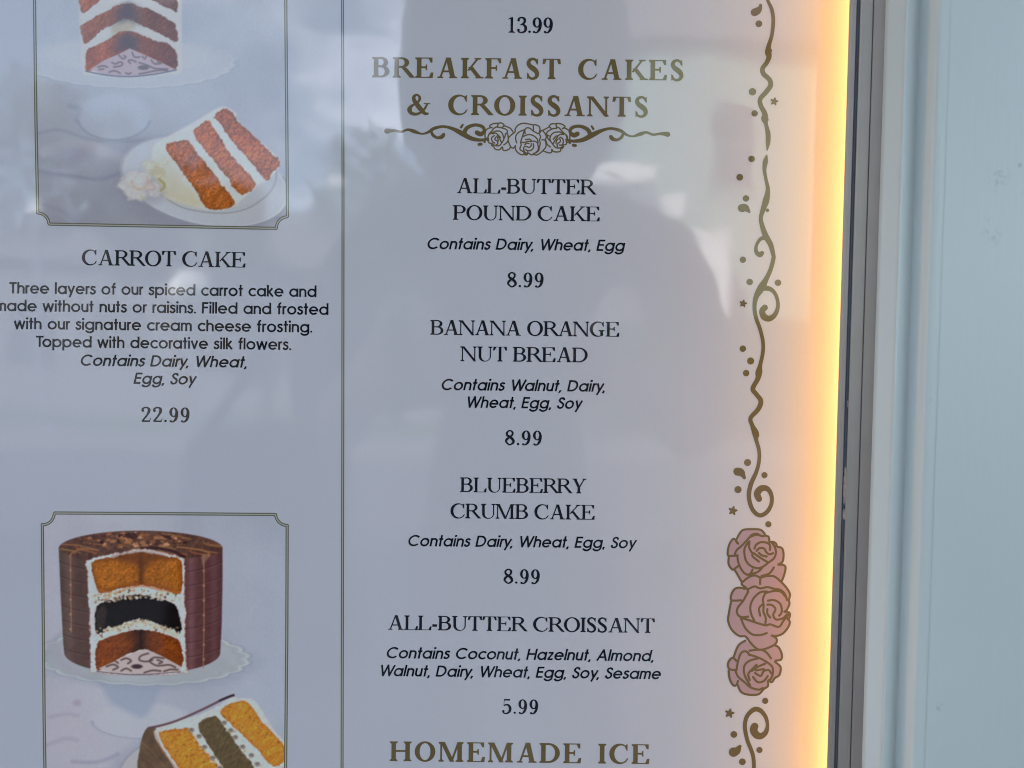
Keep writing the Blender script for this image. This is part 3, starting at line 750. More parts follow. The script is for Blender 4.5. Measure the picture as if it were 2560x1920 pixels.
sc = c.tex((142, 70, 28), (196, 112, 52), np.clip(c.noise(3.6, 61, 2) * 1.2 - .1, 0, 1))
flecks = np.clip((c.noise(3.4, 77, 1) - .84) * 8, 0, 1); sc = sc * (.86 + .28 * c.noise(34, 203, 2)[..., None]) * (1 - flecks[..., None] * .45)
lf = np.clip((c.noise(4, 79, 1) - .78) * 6, 0, 1); sc = sc * (1 - lf[..., None] * .3) + np.array([224, 168, 110]) * lf[..., None] * .3
for i, pts in enumerate(([(610, 570), (700, 530), (860, 515), (940, 580), (1000, 700), (1080, 780), (1180, 900), (1250, 1000), (1330, 1090), (1400, 1190), (1400, 1240), (1290, 1300), (1130, 1300), (1060, 1250), (960, 1080), (850, 930), (750, 770), (680, 690)],
    [(945, 400), (1080, 285), (1140, 320), (1220, 450), (1330, 620), (1450, 770), (1540, 860), (1640, 970), (1650, 1040), (1500, 1140), (1400, 1060), (1340, 960), (1200, 780), (1050, 600), (980, 500)],
    [(1180, 245), (1250, 160), (1330, 140), (1400, 200), (1450, 300), (1560, 400), (1700, 520), (1850, 680), (1920, 710), (1930, 790), (1850, 870), (1780, 970), (1700, 880), (1500, 650), (1350, 480), (1230, 290)])):
    m, d = c.poly(pts, 1.2, 2.0, 90 + i, n=3); c.put(m, sc); c.mul(np.clip(1 + d / 9, 0, 1) * m, .84); c.relief(m, .13, 5.5, 600 + i, 2); c.relief(m, .08, 14, 640 + i, 2)
# silk flower
rf = random.Random(12)
sh, _ = c.ell(330, 1060, 270, 170, 20, 12); c.put(sh, (140, 138, 158), .5)
for k in range(46):
    a = rf.uniform(0, 6.28); q = rf.random() ** .5
    x, y, r_0 = 320 + 230 * q * math.cos(a), 1030 + 150 * q * math.sin(a) + 30 * math.cos(a), rf.uniform(34, 78)
    m, d = c.poly([(x + r_0 * math.cos(t) * rf.uniform(.75, 1.15), y + r_0 * .75 * math.sin(t) * rf.uniform(.75, 1.15)) for t in np.linspace(0, 5.6, 8)], 4, 4, 120 + k)
    v_ = rf.uniform(-9, 10); c.put(m, (200 + v_, 200 + v_, 209 + v_), .62); c.put(np.clip(1 - np.abs(d + 1) / 2.5, 0, 1), (168 + v_, 166 + v_, 182 + v_), .28)
for k in range(16):
    x, y, r_0 = rf.uniform(370, 620), rf.uniform(760, 950), rf.uniform(26, 58)
    m, d = c.poly([(x + r_0 * math.cos(t) * rf.uniform(.7, 1.15), y + r_0 * .8 * math.sin(t) * rf.uniform(.7, 1.15)) for t in np.linspace(0, 5.6, 8)], 4, 3, 180 + k)
    c.put(m, rf.choice(((200, 200, 196), (186, 184, 166), (206, 206, 206))), .5); c.put(np.clip(1 - np.abs(d) / 2.2, 0, 1), (166, 158, 122), .3)
c.put(c.lin([(225, 975), (250, 1040), (310, 1075), (390, 1050), (420, 990), (400, 930)], 5, 2.2), (214, 160, 138), .6)
c.put(c.lin([(430, 980), (490, 1040), (500, 1070), (410, 1085)], 3.5, 2), (198, 150, 160), .6)
c.put(c.lin([(545, 960), (600, 1010), (600, 1050), (560, 1090)], 5, 2.4), (150, 138, 62), .7)
c.put(c.lin([(330, 1160), (380, 1175), (340, 1190)], 5, 3), (165, 165, 140), .6)
c.frame(0, 0, 1)
c.build(pb1, 'cake_photo', menu, 'printed photo of a three layer carrot cake with a cut slice on a plate')

# ---- chocolate caramel layer cake
c = Canvas(98, 1276, 726, 2050, (160, 164, 186))
nzb = c.noise(190, 15, 4)
lr = np.clip((c.X - 200) / 450, 0, 1)
c.a = c.tex((164, 163, 184), (157, 162, 186), lr) + ((nzb - .5) * 20)[..., None]
c.frame(0, 1240, 2.44)
m, _ = c.ell(420, 1450, 260, 240, 0, 60); c.put(m, (176, 168, 190), .5)
for pts, w, o in (([(300, 1350), (400, 1330), (480, 1340)], 5, .35), ([(440, 1620), (560, 1625), (640, 1610), (720, 1575)], 6, .5), ([(280, 1520), (400, 1480), (470, 1490)], 8, .3), ([(300, 900), (380, 830), (420, 800)], 8, .25)):
    c.put(c.lin(pts, w, 5), (124, 118, 150), o)
m, _ = c.ell(470, 1262, 26, 18, 0, 4); c.put(m, (140, 118, 150), .4)
m, r_ = c.ell(860, 1370, 300, 110, 0, 5); c.put(m, (176, 176, 196), .75); c.put(np.clip(1 - np.abs(r_ - 1) * 16, 0, 1) * (c.Y > 1240 + 1370 / 2.44), (134, 134, 160), .5)
m, _ = c.poly([(600, 1080), (1010, 1080), (960, 1230), (900, 1330), (860, 1350), (800, 1330), (680, 1260), (630, 1180)], 9); c.put(m, (142, 150, 180), .75)
m, r_ = c.ell(870, 985, 632, 165, 1, 2.5, .05, 22); sh, _ = c.ell(900, 1010, 640, 160, 1, 9, .055, 26); c.put(sh, (128, 134, 162), .35)
gl = c.tex((168, 170, 187), (149, 153, 168), np.clip((c.noise(70, 5, 2)), 0, 1)); c.put(m, gl, .95)
c.put(np.clip(1 - np.abs(r_ - .975) * 34, 0, 1) * m, (190, 200, 208), .55); c.put(np.clip(1 - np.abs(r_ - .90) * 26, 0, 1) * m, (146, 154, 164), .45); c.put(np.clip(1 - np.abs(r_ - 1.012) * 60, 0, 1), (120, 124, 150), .4)
m, _ = c.poly([(280, 900), (330, 1010), (420, 1080), (520, 1100), (400, 1000), (360, 880)], 6); c.put(m, (156, 152, 172), .6)
body = arc(858, 322, 500, 110, 182, 358, 40) + [(1358, 500), (1352, 800), (1344, 950)] + arc(868, 955, 476, 132, 2, 178, 30) + [(386, 900), (370, 600)]
mBody, dB = c.poly(body, 1.2, 0, smooth=False)
u = np.clip((c.X - 147) / (557 - 147), 0, 1)
cyl = .55 + .5 * np.sin(np.clip(u, 0, 1) * math.pi) ** .6
sh_ = c.tex((84, 66, 62), (88, 56, 60), np.clip(u * 1.4, 0, 1)); sh_ = sh_ * (cyl[..., None] * .22 + .82)
sheen = np.exp(-((c.X - 478) / 10) ** 2) * .22 + np.exp(-((c.X - 535) / 9) ** 2) * .12 + np.exp(-((c.X - 172) / 14) ** 2) * .15
sh_ = sh_ + sheen[..., None] * np.array([110, 92, 112]) - 5 + ((c.noise(14, 8, 3) - .5) * 12)[..., None]
c.put(mBody, sh_); c.relief(mBody, .035, 12, 780, 3)
for k in range(8):       # wrap lines
    yl = 395 + k * 87
    ptl = [(360, yl), (400, yl + 18), (460, yl + 36), (545, yl + 52)]; ptr = [(1135, yl + 66), (1200, yl + 56), (1290, yl + 32), (1358, yl + 4)]
    for p in (ptl, ptr):
        c.put(c.lin(p, 1.6, 1.1) * mBody, (58, 36, 42), .75); c.put(c.lin([(x, y + 9) for x, y in p], 1.2, 1.1) * mBody, (134, 102, 112), .35)
mTop, dT = c.poly(arc(858, 322, 499, 109, 180, 360, 40) + [(1352, 335), (1310, 356), (1240, 370), (1130, 382), (880, 330), (600, 374), (520, 394), (440, 368), (380, 345)], 1.4, 0, smooth=False)
c.put(mTop, c.tex((60, 38, 38), (104, 72, 62), c.noise(16, 31, 3))); c.relief(mTop, .10, 9, 790, 2)
r = random.Random(3)
for k in range(26):
    x, y = r.uniform(420, 1290), r.uniform(245, 350); dx = (x - 860) * .5
    c.put(c.lin([(x - 60 + dx * .2, y - 14), (x, y + r.uniform(-8, 8)), (x + 70 + dx * .3, y + 16)], 3.2, 1.2) * mTop, (142 + r.uniform(-20, 20), 92 + r.uniform(-14, 10), 62), .8)
c.put(c.lin([(425, 370), (450, 340), (520, 322), (600, 330)], 4, 1.2), (146, 96, 64), .9); c.put(c.lin([(1275, 365), (1270, 345), (1200, 325), (1080, 310)], 4, 1.2), (150, 100, 68), .9)
for k in range(170):
    a = r.uniform(0, 6.28); q = r.random() ** .6
    x, y = 830 + 330 * q * math.cos(a), 272 + 52 * q * math.sin(a) - r.uniform(0, 34) * (1 - q)
    s_ = r.uniform(9, 32) * (1.15 - .6 * q); cc = r.choice(((150, 98, 70), (126, 78, 52), (178, 130, 104), (92, 56, 46), (74, 42, 42), (150, 100, 70), (54, 30, 32), (104, 66, 50)))
    m, _ = c.poly([(x + s_ * r.uniform(.6, 1.2) * math.cos(b), y + s_ * .6 * r.uniform(.6, 1.2) * math.sin(b)) for b in (0, 1.2, 2.4, 3.7, 5)], 1, smooth=False); c.put(m, cc)
c.put(c.lin([(870, 318), (960, 318), (1060, 340), (1125, 372)], 7, 1.6), (38, 20, 26), .8)
mF, dF = c.poly([(525, 398), (600, 372), (700, 352), (880, 318), (1000, 345), (1125, 380), (1132, 900), (1140, 1078), (1000, 1088), (700, 1088), (556, 1072), (545, 700)], 1.4, 2.0, 51, smooth=False)
c.put(mF, c.tex((206, 197, 206), (184, 178, 192), c.noise(12, 52, 3))); c.relief(mF, .05, 9, 730, 3); c.put(np.clip(1 - np.abs(dF) / 2.2, 0, 1), (150, 92, 84), .45)
og = c.tex((134, 72, 20), (186, 112, 36), np.clip(c.noise(3.4, 66, 2) * .9 + .05, 0, 1))
fl = np.clip((c.noise(4, 68, 1) - .80) * 6, 0, 1); og = og * (.86 + .26 * c.noise(32, 207, 2)[..., None]) * (1 - .4 * fl[..., None])
seam = np.exp(-((c.X - 352) / 5) ** 2)[..., None]
og = og * (1 - .38 * seam)
m, d = c.poly([(562, 408), (700, 374), (850, 340), (1000, 368), (1102, 395), (1105, 588), (1000, 572), (880, 545), (780, 552), (640, 592), (592, 560)], 1.2, 1.4, 71, n=3); c.put(m, og); c.relief(m, .11, 6, 741, 2); c.relief(m, .08, 18, 742, 2); edge = np.clip(1 + d / 13, 0, 1)[..., None] * m[..., None] * .62; c.a = c.a * (1 - edge) + np.array([104, 50, 22]) * edge
c.put(c.poly([(690, 372), (850, 342), (880, 342), (1010, 374), (900, 420), (870, 520), (840, 430), (760, 400)], 9)[0], (84, 44, 26), .7)
c.put(c.lin([(600, 572), (700, 590), (800, 558), (880, 550), (1000, 578), (1100, 592)], 5, 2) * mF, (178, 96, 46), .6)
m, d = c.poly([(588, 690), (640, 645), (800, 605), (950, 618), (1060, 660), (1096, 740), (1098, 842), (1000, 792), (860, 752), (720, 790), (600, 838), (580, 770)], 1.3, 1.6, 73, n=3); c.put(m, c.tex((10, 6, 8), (34, 25, 24), np.clip(c.noise(4, 74, 2) * 1.6 - .5, 0, 1)))
c.put(c.poly([(590, 700), (640, 660), (650, 760), (600, 830), (584, 770)], 5)[0], (70, 56, 54), .55)
for k in range(260):
    x = r.uniform(575, 1110); up = r.random() < .55
    y = (590 + 34 * abs(x - 860) / 250 if up else 775 + 66 * abs(x - 860) / 240) + r.uniform(-26, 30); s_ = r.uniform(5, 15)
    m, _ = c.poly([(x + s_ * r.uniform(.5, 1.3) * math.cos(b), y + s_ * .8 * r.uniform(.5, 1.3) * math.sin(b)) for b in (0, 1.2, 2.4, 3.7, 5)], 1.2, smooth=False)
    c.put(m * mF, r.choice(((208, 202, 204), (190, 182, 180), (216, 210, 212), (168, 140, 112), (196, 176, 156), (120, 92, 72))), .8)
for k in range(90):
    x = r.uniform(600, 1095); y = r.choice((575 + 30 * abs(x - 860) / 250, 760 + 60 * abs(x - 860) / 240)) + r.uniform(-16, 34)
    m, _ = c.ell(x, y, r.uniform(3, 8), r.uniform(3, 6), 0, 1); c.put(m, r.choice(((40, 30, 30), (150, 120, 96), (220, 216, 216), (96, 80, 70), (214, 208, 208))), .7)
c.put(c.lin([(640, 822), (760, 795), (870, 768), (1000, 812), (1080, 850)], 9, 3), (186, 168, 144), .55)
m, d = c.poly([(588, 912), (640, 872), (760, 832), (860, 815), (1000, 840), (1100, 892), (1106, 1040), (980, 975), (880, 935), (760, 975), (640, 1045), (590, 1052)], 1.2, 1.4, 76, n=3); c.put(m, og * np.array([.80, .66, .7])); c.relief(m, .11, 6, 751, 2); c.relief(m, .08, 18, 752, 2); edge = np.clip(1 + d / 12, 0, 1)[..., None] * m[..., None] * .5; c.a = c.a * (1 - edge) + np.array([88, 40, 20]) * edge; c.mul(np.exp(-((c.X - 350) / 26) ** 2) * m, .45)
mB, _ = c.poly([(600, 1052), (760, 980), (880, 935), (980, 972), (1108, 1042), (1098, 1068), (860, 1086), (680, 1077)], 1.2, smooth=False); c.put(mB, (182, 164, 172))
for L in ([(905, 960, 0), (860, 975, 0), (850, 1000, 0), (890, 1010, 0), (930, 1000, 0)], [(1000, 990, 0), (940, 985, 0), (915, 1010, 0), (960, 1035, 0), (1030, 1030, 0), (1070, 1045, 0)], [(960, 1000, 0), (990, 1012, 0), (970, 1022, 0)],
          [(740, 1000, 0), (770, 990, 0), (800, 1005, 0), (780, 1022, 0)], [(650, 1040, 0), (690, 1028, 0), (720, 1044, 0), (690, 1060, 0)], [(740, 1066, 0), (770, 1052, 0), (800, 1066, 0)], [(1000, 1070, 0), (1040, 1058, 0), (1085, 1060, 0)], [(880, 1078, 0), (930, 1064, 0), (980, 1068, 0)], [(700, 1005, 0), (720, 1018, 0)]):
    c.put(c.lin([p[:2] for p in L], 4.2, 1.5) * mB, (70, 48, 46), .85)
m, _ = c.ell(835, 1040, 34, 14, 0, 1.5); c.put(m * mB, (44, 26, 32), .9)
c.put(c.lin([(590, 1068), (700, 1082), (860, 1090), (1100, 1072)], 2, 1), (64, 46, 60), .9)
for x0, ya, yb in ((430, 360, 830), (1243, 365, 1050)):
    c.put(c.lin([(x0, ya), (x0 + 2, (ya + yb) / 2), (x0 + 5 if x0 < 800 else x0 - 3, yb)], 2.6, 1.1), (160, 112, 84), .8)
    for k in range(7):
        y = ya + 92 + k * 90
        if y < yb: m, _ = c.ell(x0, y, 7, 8, 0, 1); c.put(m, (176, 122, 96), .8)
c.put(c.poly([(1228, 362), (1280, 362), (1252, 400), (1240, 430)], 1.5)[0], (150, 110, 96), .6)
# slice below
m, r_ = c.ell(1190, 1790, 480, 330, 8, 3); sh, _ = c.ell(1150, 1810, 500, 340, 8, 14); c.put(sh, (128, 122, 152), .4); c.put(m, (170, 166, 180)); c.put(np.clip(1 - np.abs(r_ - 1) * 40, 0, 1), (128, 124, 146), .5)
m, _ = c.poly([(905, 1412), (960, 1425), (1010, 1560), (1080, 1700), (1200, 1980), (860, 1980), (838, 1680), (852, 1540), (876, 1450)], 1.4, .6, 81, n=3); c.put(m, c.tex((72, 54, 46), (112, 88, 68), c.noise(20, 82, 3)))
for k in range(5): c.put(c.lin([(860 + k * 14, 1500 + k * 90), (930 + k * 20, 1560 + k * 90), (1000 + k * 40, 1650 + k * 90)], 1.6, 1), (136, 110, 84), .5)
m, _ = c.poly([(940, 1432), (1100, 1372), (1300, 1300), (1400, 1235), (1460, 1232), (1560, 1255), (1650, 1400), (1745, 1520), (1745, 1640), (1690, 1700), (1660, 1980), (1250, 1980), (1100, 1690), (1005, 1560)], 1.4, 1.0, 83, n=3); c.put(m, c.tex((208, 196, 204), (188, 178, 188), c.noise(16, 301, 3))); c.relief(m, .05, 9, 795, 3)
c.put(c.lin([(905, 1416), (1000, 1395), (1100, 1362), (1250, 1295), (1360, 1240), (1425, 1216)], 5.5, 1.3), (92, 62, 72), .95); c.put(c.lin([(1340, 1248), (1400, 1222), (1425, 1214)], 5, 1.2), (34, 26, 36), .9)
c.put(c.lin([(940, 1440), (1000, 1560), (1100, 1700), (1160, 1850)], 4, 1.6), (190, 130, 116), .7)
og2 = c.tex((172, 100, 26), (216, 146, 58), np.clip(c.noise(3.4, 166, 2) * .9 + .05, 0, 1)) * (1 - .35 * np.clip((c.noise(4, 168, 1) - .80) * 6, 0, 1)[..., None])
for i, pts in enumerate(([(972, 1442), (1080, 1424), (1155, 1422), (1220, 1520), (1310, 1620), (1400, 1760), (1500, 1950), (1280, 1960), (1130, 1720), (1005, 1530)], [(1345, 1312), (1400, 1270), (1450, 1250), (1520, 1268), (1600, 1380), (1725, 1510), (1742, 1600), (1664, 1645), (1560, 1535), (1420, 1400), (1362, 1345)])):
    m, d = c.poly(pts, 1.2, 1.4, 170 + i, n=3); c.put(m, og2); c.relief(m, .12, 6, 760 + i, 2); c.relief(m, .08, 16, 765 + i, 2); edge = np.clip(1 + d / 8, 0, 1)[..., None] * m[..., None] * .45; c.a = c.a * (1 - edge) + np.array([140, 74, 24]) * edge
m, _ = c.poly([(1208, 1385), (1300, 1342), (1340, 1362), (1370, 1405), (1480, 1560), (1600, 1740), (1640, 1960), (1500, 1960), (1380, 1690), (1262, 1500)], 1.4, 1.6, 175, n=3); c.put(m, c.tex((78, 64, 44), (98, 82, 58), c.noise(7, 176, 3))); c.relief(m, .10, 7, 771, 2)
for k in range(120):
    t = r.random(); x, y = (1160 + 260 * t, 1430 + 330 * t) if k % 2 else (1370 + 250 * t, 1380 + 330 * t); x += r.uniform(-26, 26); s_ = r.uniform(4, 9)
    mm, _ = c.ell(x, y, s_, s_ * .8, 0, 1.2); c.put(mm * (1 - 0), r.choice(((210, 202, 206), (198, 188, 190), (176, 140, 108), (214, 206, 208))), .6)
for x, y in ((1168, 1428), (1214, 1466), (1248, 1532), (1298, 1598), (1368, 1384), (1408, 1430), (1436, 1472), (1534, 1582), (1570, 1636), (1340, 1660), (1480, 1530)):
    m, _ = c.ell(x, y, 18, 15, 0, 1.4); c.put(m, (132, 126, 128), .9); m, _ = c.ell(x, y - 3, 9, 6, 0, 2); c.put(m, (84, 74, 74), .7)
c.frame(0, 0, 1)
clip2 = pb2
c.build(pb2, 'cake_photo', menu, 'printed photo of a chocolate covered layer cake with black and orange layers')

# ------------------------------------------------------------------ rose and vine border
def fr(ox, oy, sc):
    return lambda pts: [(ox + p[0] / sc, oy + p[1] / sc) + ((p[2] / sc,) if len(p) > 2 else ()) for p in pts]
Z3, Z4, Z5 = fr(1700, 0, 2.572), fr(1700, 640, 2.572), fr(1700, 1280, 2.572)
ZA, ZB, ZR, ZL, ZO = fr(1780, 1290, 6.146), fr(1780, 1500, 3.95), fr(1400, 300, 2.766), fr(1780, 1700, 7.54), fr(860, 260, 2.572)
vine = empty('rose_vine_border'); vine.parent = menu; vine['label'] = 'gold printed vine with pink roses running down the right side'
def ink(name, polys, parent, mat='gold', depth=0.0002): return print_mesh(px_union(polys), parent, name, M[mat], depth)
v1 = Z3([(520, -130, 16), (545, -60, 18), (565, 5, 20), (590, 60, 24), (600, 130, 24), (592, 220, 24), (572, 290, 28), (567, 335, 42), (572, 365, 34), (558, 402, 30), (531, 440, 30), (537, 475, 32), (575, 512, 31), (582, 550, 32), (555, 590, 32), (516, 637, 30), (520, 680, 30), (545, 730, 34), (545, 765, 46), (553, 800, 25), (566, 860, 32), (566, 920, 28), (560, 966, 7)])
ink('vine', stroke(v1, n=5) + [disc(*Z3([(582, 325)])[0], 4.2), disc(*Z3([(560, 770)])[0], 4)], vine)
v2 = Z3([(558, 998, 9), (550, 1035, 32), (543, 1090, 25), (552, 1150, 22), (565, 1220, 28), (553, 1290, 42), (535, 1345, 32), (520, 1400, 26), (528, 1450, 30), (552, 1520, 38), (582, 1572, 34), (600, 1640, 27)]) + \
     Z4([(600, 20, 27), (583, 85, 28), (556, 145, 32), (522, 205, 48), (490, 262, 34), (479, 330, 26), (490, 400, 26), (515, 470, 24), (533, 550, 24), (533, 620, 24), (516, 700, 27), (507, 748, 44), (500, 790, 32), (468, 852, 31), (490, 888, 30), (520, 932, 32), (503, 985, 31), (454, 1042, 28), (465, 1090, 28), (486, 1140, 44), (490, 1182, 27), (508, 1250, 24), (508, 1320, 24), (490, 1390, 26), (455, 1470, 30), (443, 1540, 28), (455, 1605, 28), (480, 1648, 28), (517, 1668, 28), (560, 1645, 28), (587, 1595, 26), (588, 1540, 27), (562, 1497, 34), (522, 1495, 42), (496, 1528, 44), (508, 1562, 40)])
b1 = ZR([(1435, 812, 30), (1388, 822, 26), (1358, 868, 21), (1358, 912, 28), (1382, 932, 36), (1397, 920, 30)])
b2 = Z4([(540, 205, 36), (585, 215, 28), (618, 255, 24), (630, 320, 24), (612, 375, 30), (575, 402, 38), (540, 390, 42), (528, 355, 38), (545, 332, 40)])
ink('vine', stroke(v2, n=5) + stroke(b1) + stroke(b2) + [disc(*Z3([(562, 1352)])[0], 4.6), disc(*Z4([(520, 742)])[0], 4), disc(*Z4([(500, 1155)])[0], 4)], vine)
v3 = ZL([(805, 872, 140), (785, 950, 145), (840, 1035, 140), (925, 1055, 118), (1015, 985, 90), (1046, 850, 65), (1012, 700, 76), (925, 585, 86), (830, 548, 92), (740, 590, 86), (652, 700, 78), (620, 850, 76), (635, 1000, 76), (672, 1150, 76), (732, 1300, 76), (778, 1450, 74), (790, 1659, 70), (770, 1900, 70), (700, 2150, 72), (680, 2500, 70)])
ink('vine', stroke(v3), vine)
for Z, L in ((Z3, [(507, 153, 22), (466, 590, 24), (480, 729, 21), (461, 1022, 21), (384, 1140, 22), (424, 1276, 21)]),
             (Z4, [(404, 24, 21), (448, 167, 21), (630, 172, 21), (404, 596, 21), (454, 675, 23), (425, 753, 21), (434, 1328, 23), (543, 1409, 20), (373, 1502, 23)]),
             (Z5, [(568, 79, 20), (548, 1214, 20), (346, 1430, 22), (511, 1530, 20), (401, 1606, 22)])):
    for x, y, r_ in L:
        q = Z([(x, y, r_)])[0]; ink('dot', [disc(q[0], q[1], q[2], 20)], vine)
for Z, x, y, r_ in ((Z3, 606, 653, 27), (Z4, 406, 306, 26), (Z4, 340, 1638, 31), (Z5, 319, 1294, 32)):
    q = Z([(x, y, r_)])[0]; P = [disc(q[0], q[1], q[2] * .52, 10)]
    for k in range(5):
        a = rad(k * 72 - 90 + 12); P += strip([(q[0], q[1], q[2] * .9), (q[0] + q[2] * .78 * math.cos(a), q[1] + q[2] * .78 * math.sin(a), q[2] * .42)])
    ink('star', P, vine)
for Z, p in ((Z3, [(479, 80, 50), (500, 68, 46), (514, 50, 30), (518, 34, 20)]), (Z3, [(397, 1338, 52), (420, 1338, 50), (440, 1355, 24), (444, 1362, 18)]), (Z4, [(368, 1386, 52), (392, 1392, 50), (408, 1415, 28), (414, 1427, 20)]), (Z5, [(344, 1544, 62), (366, 1534, 50), (380, 1515, 30), (385, 1507, 22)])):
    ink('leaf', stroke(Z(p)), vine)

ROSE = {
 1: dict(fill=[ZA([(395, 400), (420, 280), (480, 215), (600, 205), (740, 212), (810, 290), (870, 325), (895, 395), (930, 395), (985, 425), (1000, 470), (1070, 490), (1098, 560), (1095, 660), (1070, 720), (1020, 745), (1090, 752), (1130, 790), (1110, 900), (1070, 1000), (880, 1040), (460, 1020), (440, 990), (350, 830), (310, 820), (255, 740), (250, 650), (280, 620), (240, 580), (255, 470), (290, 390), (340, 350)])],
  lines=[ZA(p) for p in ([(400, 425), (372, 380), (420, 275), (480, 213), (600, 203), (740, 210), (800, 262), (822, 300), (870, 320), (886, 400), (930, 395), (982, 422), (1002, 470), (1070, 490), (1097, 560), (1095, 660), (1070, 718), (1012, 746), (1090, 750), (1130, 790), (1110, 900), (1072, 1000)],
   [(400, 422), (340, 350), (290, 390), (255, 470), (240, 580), (262, 612), (380, 608)], [(258, 625), (255, 740), (310, 820), (350, 832), (440, 985), (462, 1020)],
   [(350, 590), (382, 520), (450, 462), (530, 380), (610, 292), (690, 272), (740, 300), (800, 308)], [(390, 600), (400, 700), (440, 800), (500, 880), (560, 902), (600, 870), (622, 822)], [(340, 815), (400, 770)],
   [(560, 400), (502, 490), (500, 600), (530, 700), (600, 770), (700, 802), (780, 780), (870, 712), (950, 650), (982, 560), (962, 470), (920, 410)],
   [(575, 390), (570, 480), (610, 560)], [(625, 570), (625, 620), (720, 700)], [(640, 570), (740, 640), (860, 712)], [(652, 500), (680, 440), (750, 402), (840, 410), (890, 450), (888, 520)],
   [(685, 535), (730, 492), (800, 500), (830, 550), (880, 588), (940, 570)], [(720, 565), (760, 602), (840, 622)], [(560, 905), (700, 860), (770, 795)], [(760, 922), (880, 882), (950, 790)], [(590, 320), (680, 290), (780, 310)])]),
 2: dict(fill=[ZA([(460, 1020), (560, 940), (660, 910), (760, 930), (880, 920), (960, 930), (1060, 1010), (1150, 1110), (1200, 1210), (1190, 1290), (1195, 1370), (1150, 1440), (1200, 1490), (1190, 1560)]) + ZB([(768, 200), (752, 270), (700, 330), (640, 352), (600, 355), (636, 385), (632, 430), (560, 470), (490, 492), (440, 480), (380, 420), (330, 360), (270, 356), (200, 300), (158, 210), (170, 100)]) + ZA([(240, 1560), (300, 1310), (300, 1200), (350, 1120), (430, 1098), (490, 1100)])],
  lines=[ZA(p) for p in ([(460, 1022), (560, 942), (660, 912), (740, 945), (800, 930), (880, 920), (960, 930), (1060, 1010), (1150, 1110), (1198, 1205), (1180, 1290), (1190, 1350), (1150, 1440), (1110, 1470)], [(1120, 1470), (1180, 1480), (1198, 1520), (1175, 1600)],
   [(450, 1295), (300, 1293), (300, 1200), (350, 1120), (430, 1100), (500, 1120)], [(460, 1022), (460, 1055), (530, 1110), (555, 1170)],
   [(545, 1130), (650, 1082), (740, 1112), (850, 1092), (960, 1120), (1050, 1135), (1120, 1200), (1150, 1290)], [(742, 955), (738, 1045)],
   [(555, 1160), (480, 1300), (400, 1400), (382, 1480), (420, 1540), (480, 1555), (555, 1545)], [(450, 1560), (540, 1590), (650, 1625)],
   [(840, 1160), (740, 1172), (640, 1262), (590, 1380), (600, 1500), (650, 1610)], [(830, 1180), (960, 1150), (1060, 1165), (1120, 1230)], [(820, 1180), (782, 1270), (790, 1345)],
   [(860, 1300), (950, 1292), (1040, 1340), (1072, 1430), (1060, 1500), (1030, 1530)], [(850, 1362), (920, 1368), (975, 1430), (940, 1520), (985, 1590), (1090, 1570), (1150, 1510)], [(770, 1362), (722, 1420), (740, 1530)],
   [(795, 1370), (790, 1470), (825, 1560), (820, 1650)], [(850, 1430), (850, 1500), (895, 1560)])] +
   [ZB(p) for p in ([(190, 10), (170, 110), (160, 210), (200, 300), (270, 355), (330, 360), (380, 422), (440, 480), (490, 490), (560, 470), (630, 430), (636, 380), (590, 350)], [(590, 352), (640, 354), (700, 330), (750, 272), (768, 215), (740, 180)],
   [(285, 178), (350, 195), (440, 225), (530, 250), (575, 240), (660, 265), (705, 205), (765, 130)], [(285, 180), (330, 280), (400, 340), (480, 345), (540, 326)])]),
 3: dict(fill=[ZB([(330, 400), (260, 450), (215, 560), (180, 570), (158, 620), (170, 680), (160, 710), (175, 780), (210, 840), (250, 830), (290, 910), (370, 935), (460, 930), (510, 880), (550, 850), (553, 812), (590, 812), (620, 770), (665, 740), (676, 660), (630, 605), (690, 580), (690, 540), (660, 470), (620, 445), (490, 500)])],
  lines=[ZB(p) for p in ([(330, 400), (260, 450), (215, 560)], [(240, 600), (200, 570), (160, 620), (170, 680), (230, 692)], [(165, 700), (175, 780), (210, 842), (240, 838), (256, 800)], [(252, 835), (290, 910), (370, 936), (460, 930), (510, 880), (552, 850), (552, 800)],
   [(560, 790), (590, 812), (620, 770), (665, 740), (677, 660), (620, 604), (680, 590), (690, 540), (660, 470), (622, 448)], [(242, 690), (258, 600), (290, 520), (340, 508), (370, 545)], [(370, 500), (480, 490), (540, 520), (582, 576)],
   [(232, 700), (260, 760), (320, 810), (380, 862), (460, 885), (500, 868)], [(370, 540), (440, 562), (520, 600), (595, 660), (597, 740), (572, 790)], [(375, 840), (322, 740), (320, 650), (370, 600), (450, 578)],
   [(372, 790), (358, 730), (400, 680), (440, 640)], [(392, 700), (450, 660), (525, 628)], [(405, 760), (450, 810), (510, 800), (550, 750)], [(430, 695), (510, 682)], [(425, 720), (480, 750), (510, 702), (560, 692), (582, 722)])]),
}
def rose(k, parent, xf=None, w=5.6, filled=True, name='rose'):
    xf = xf or (lambda p: p)
    R_ = ROSE[k]
    polys = []
    for ln in R_['lines']: polys += stroke([(q[0], q[1], w) for q in xf(ln)], n=4)
    o = ink(name, polys, parent, 'gold', 0.00020)
    if filled:
        ink('petal_fill', [xf(f) for f in R_['fill']], o, 'pink', 0.00014 - (0.00002 if k != 2 else 0))
    return o
for k in (1, 2, 3): rose(k, vine)['label'] = {1: 'uppermost pink rose of the printed border', 2: 'middle and largest pink rose of the printed border', 3: 'lowest pink rose of the printed border'}[k]

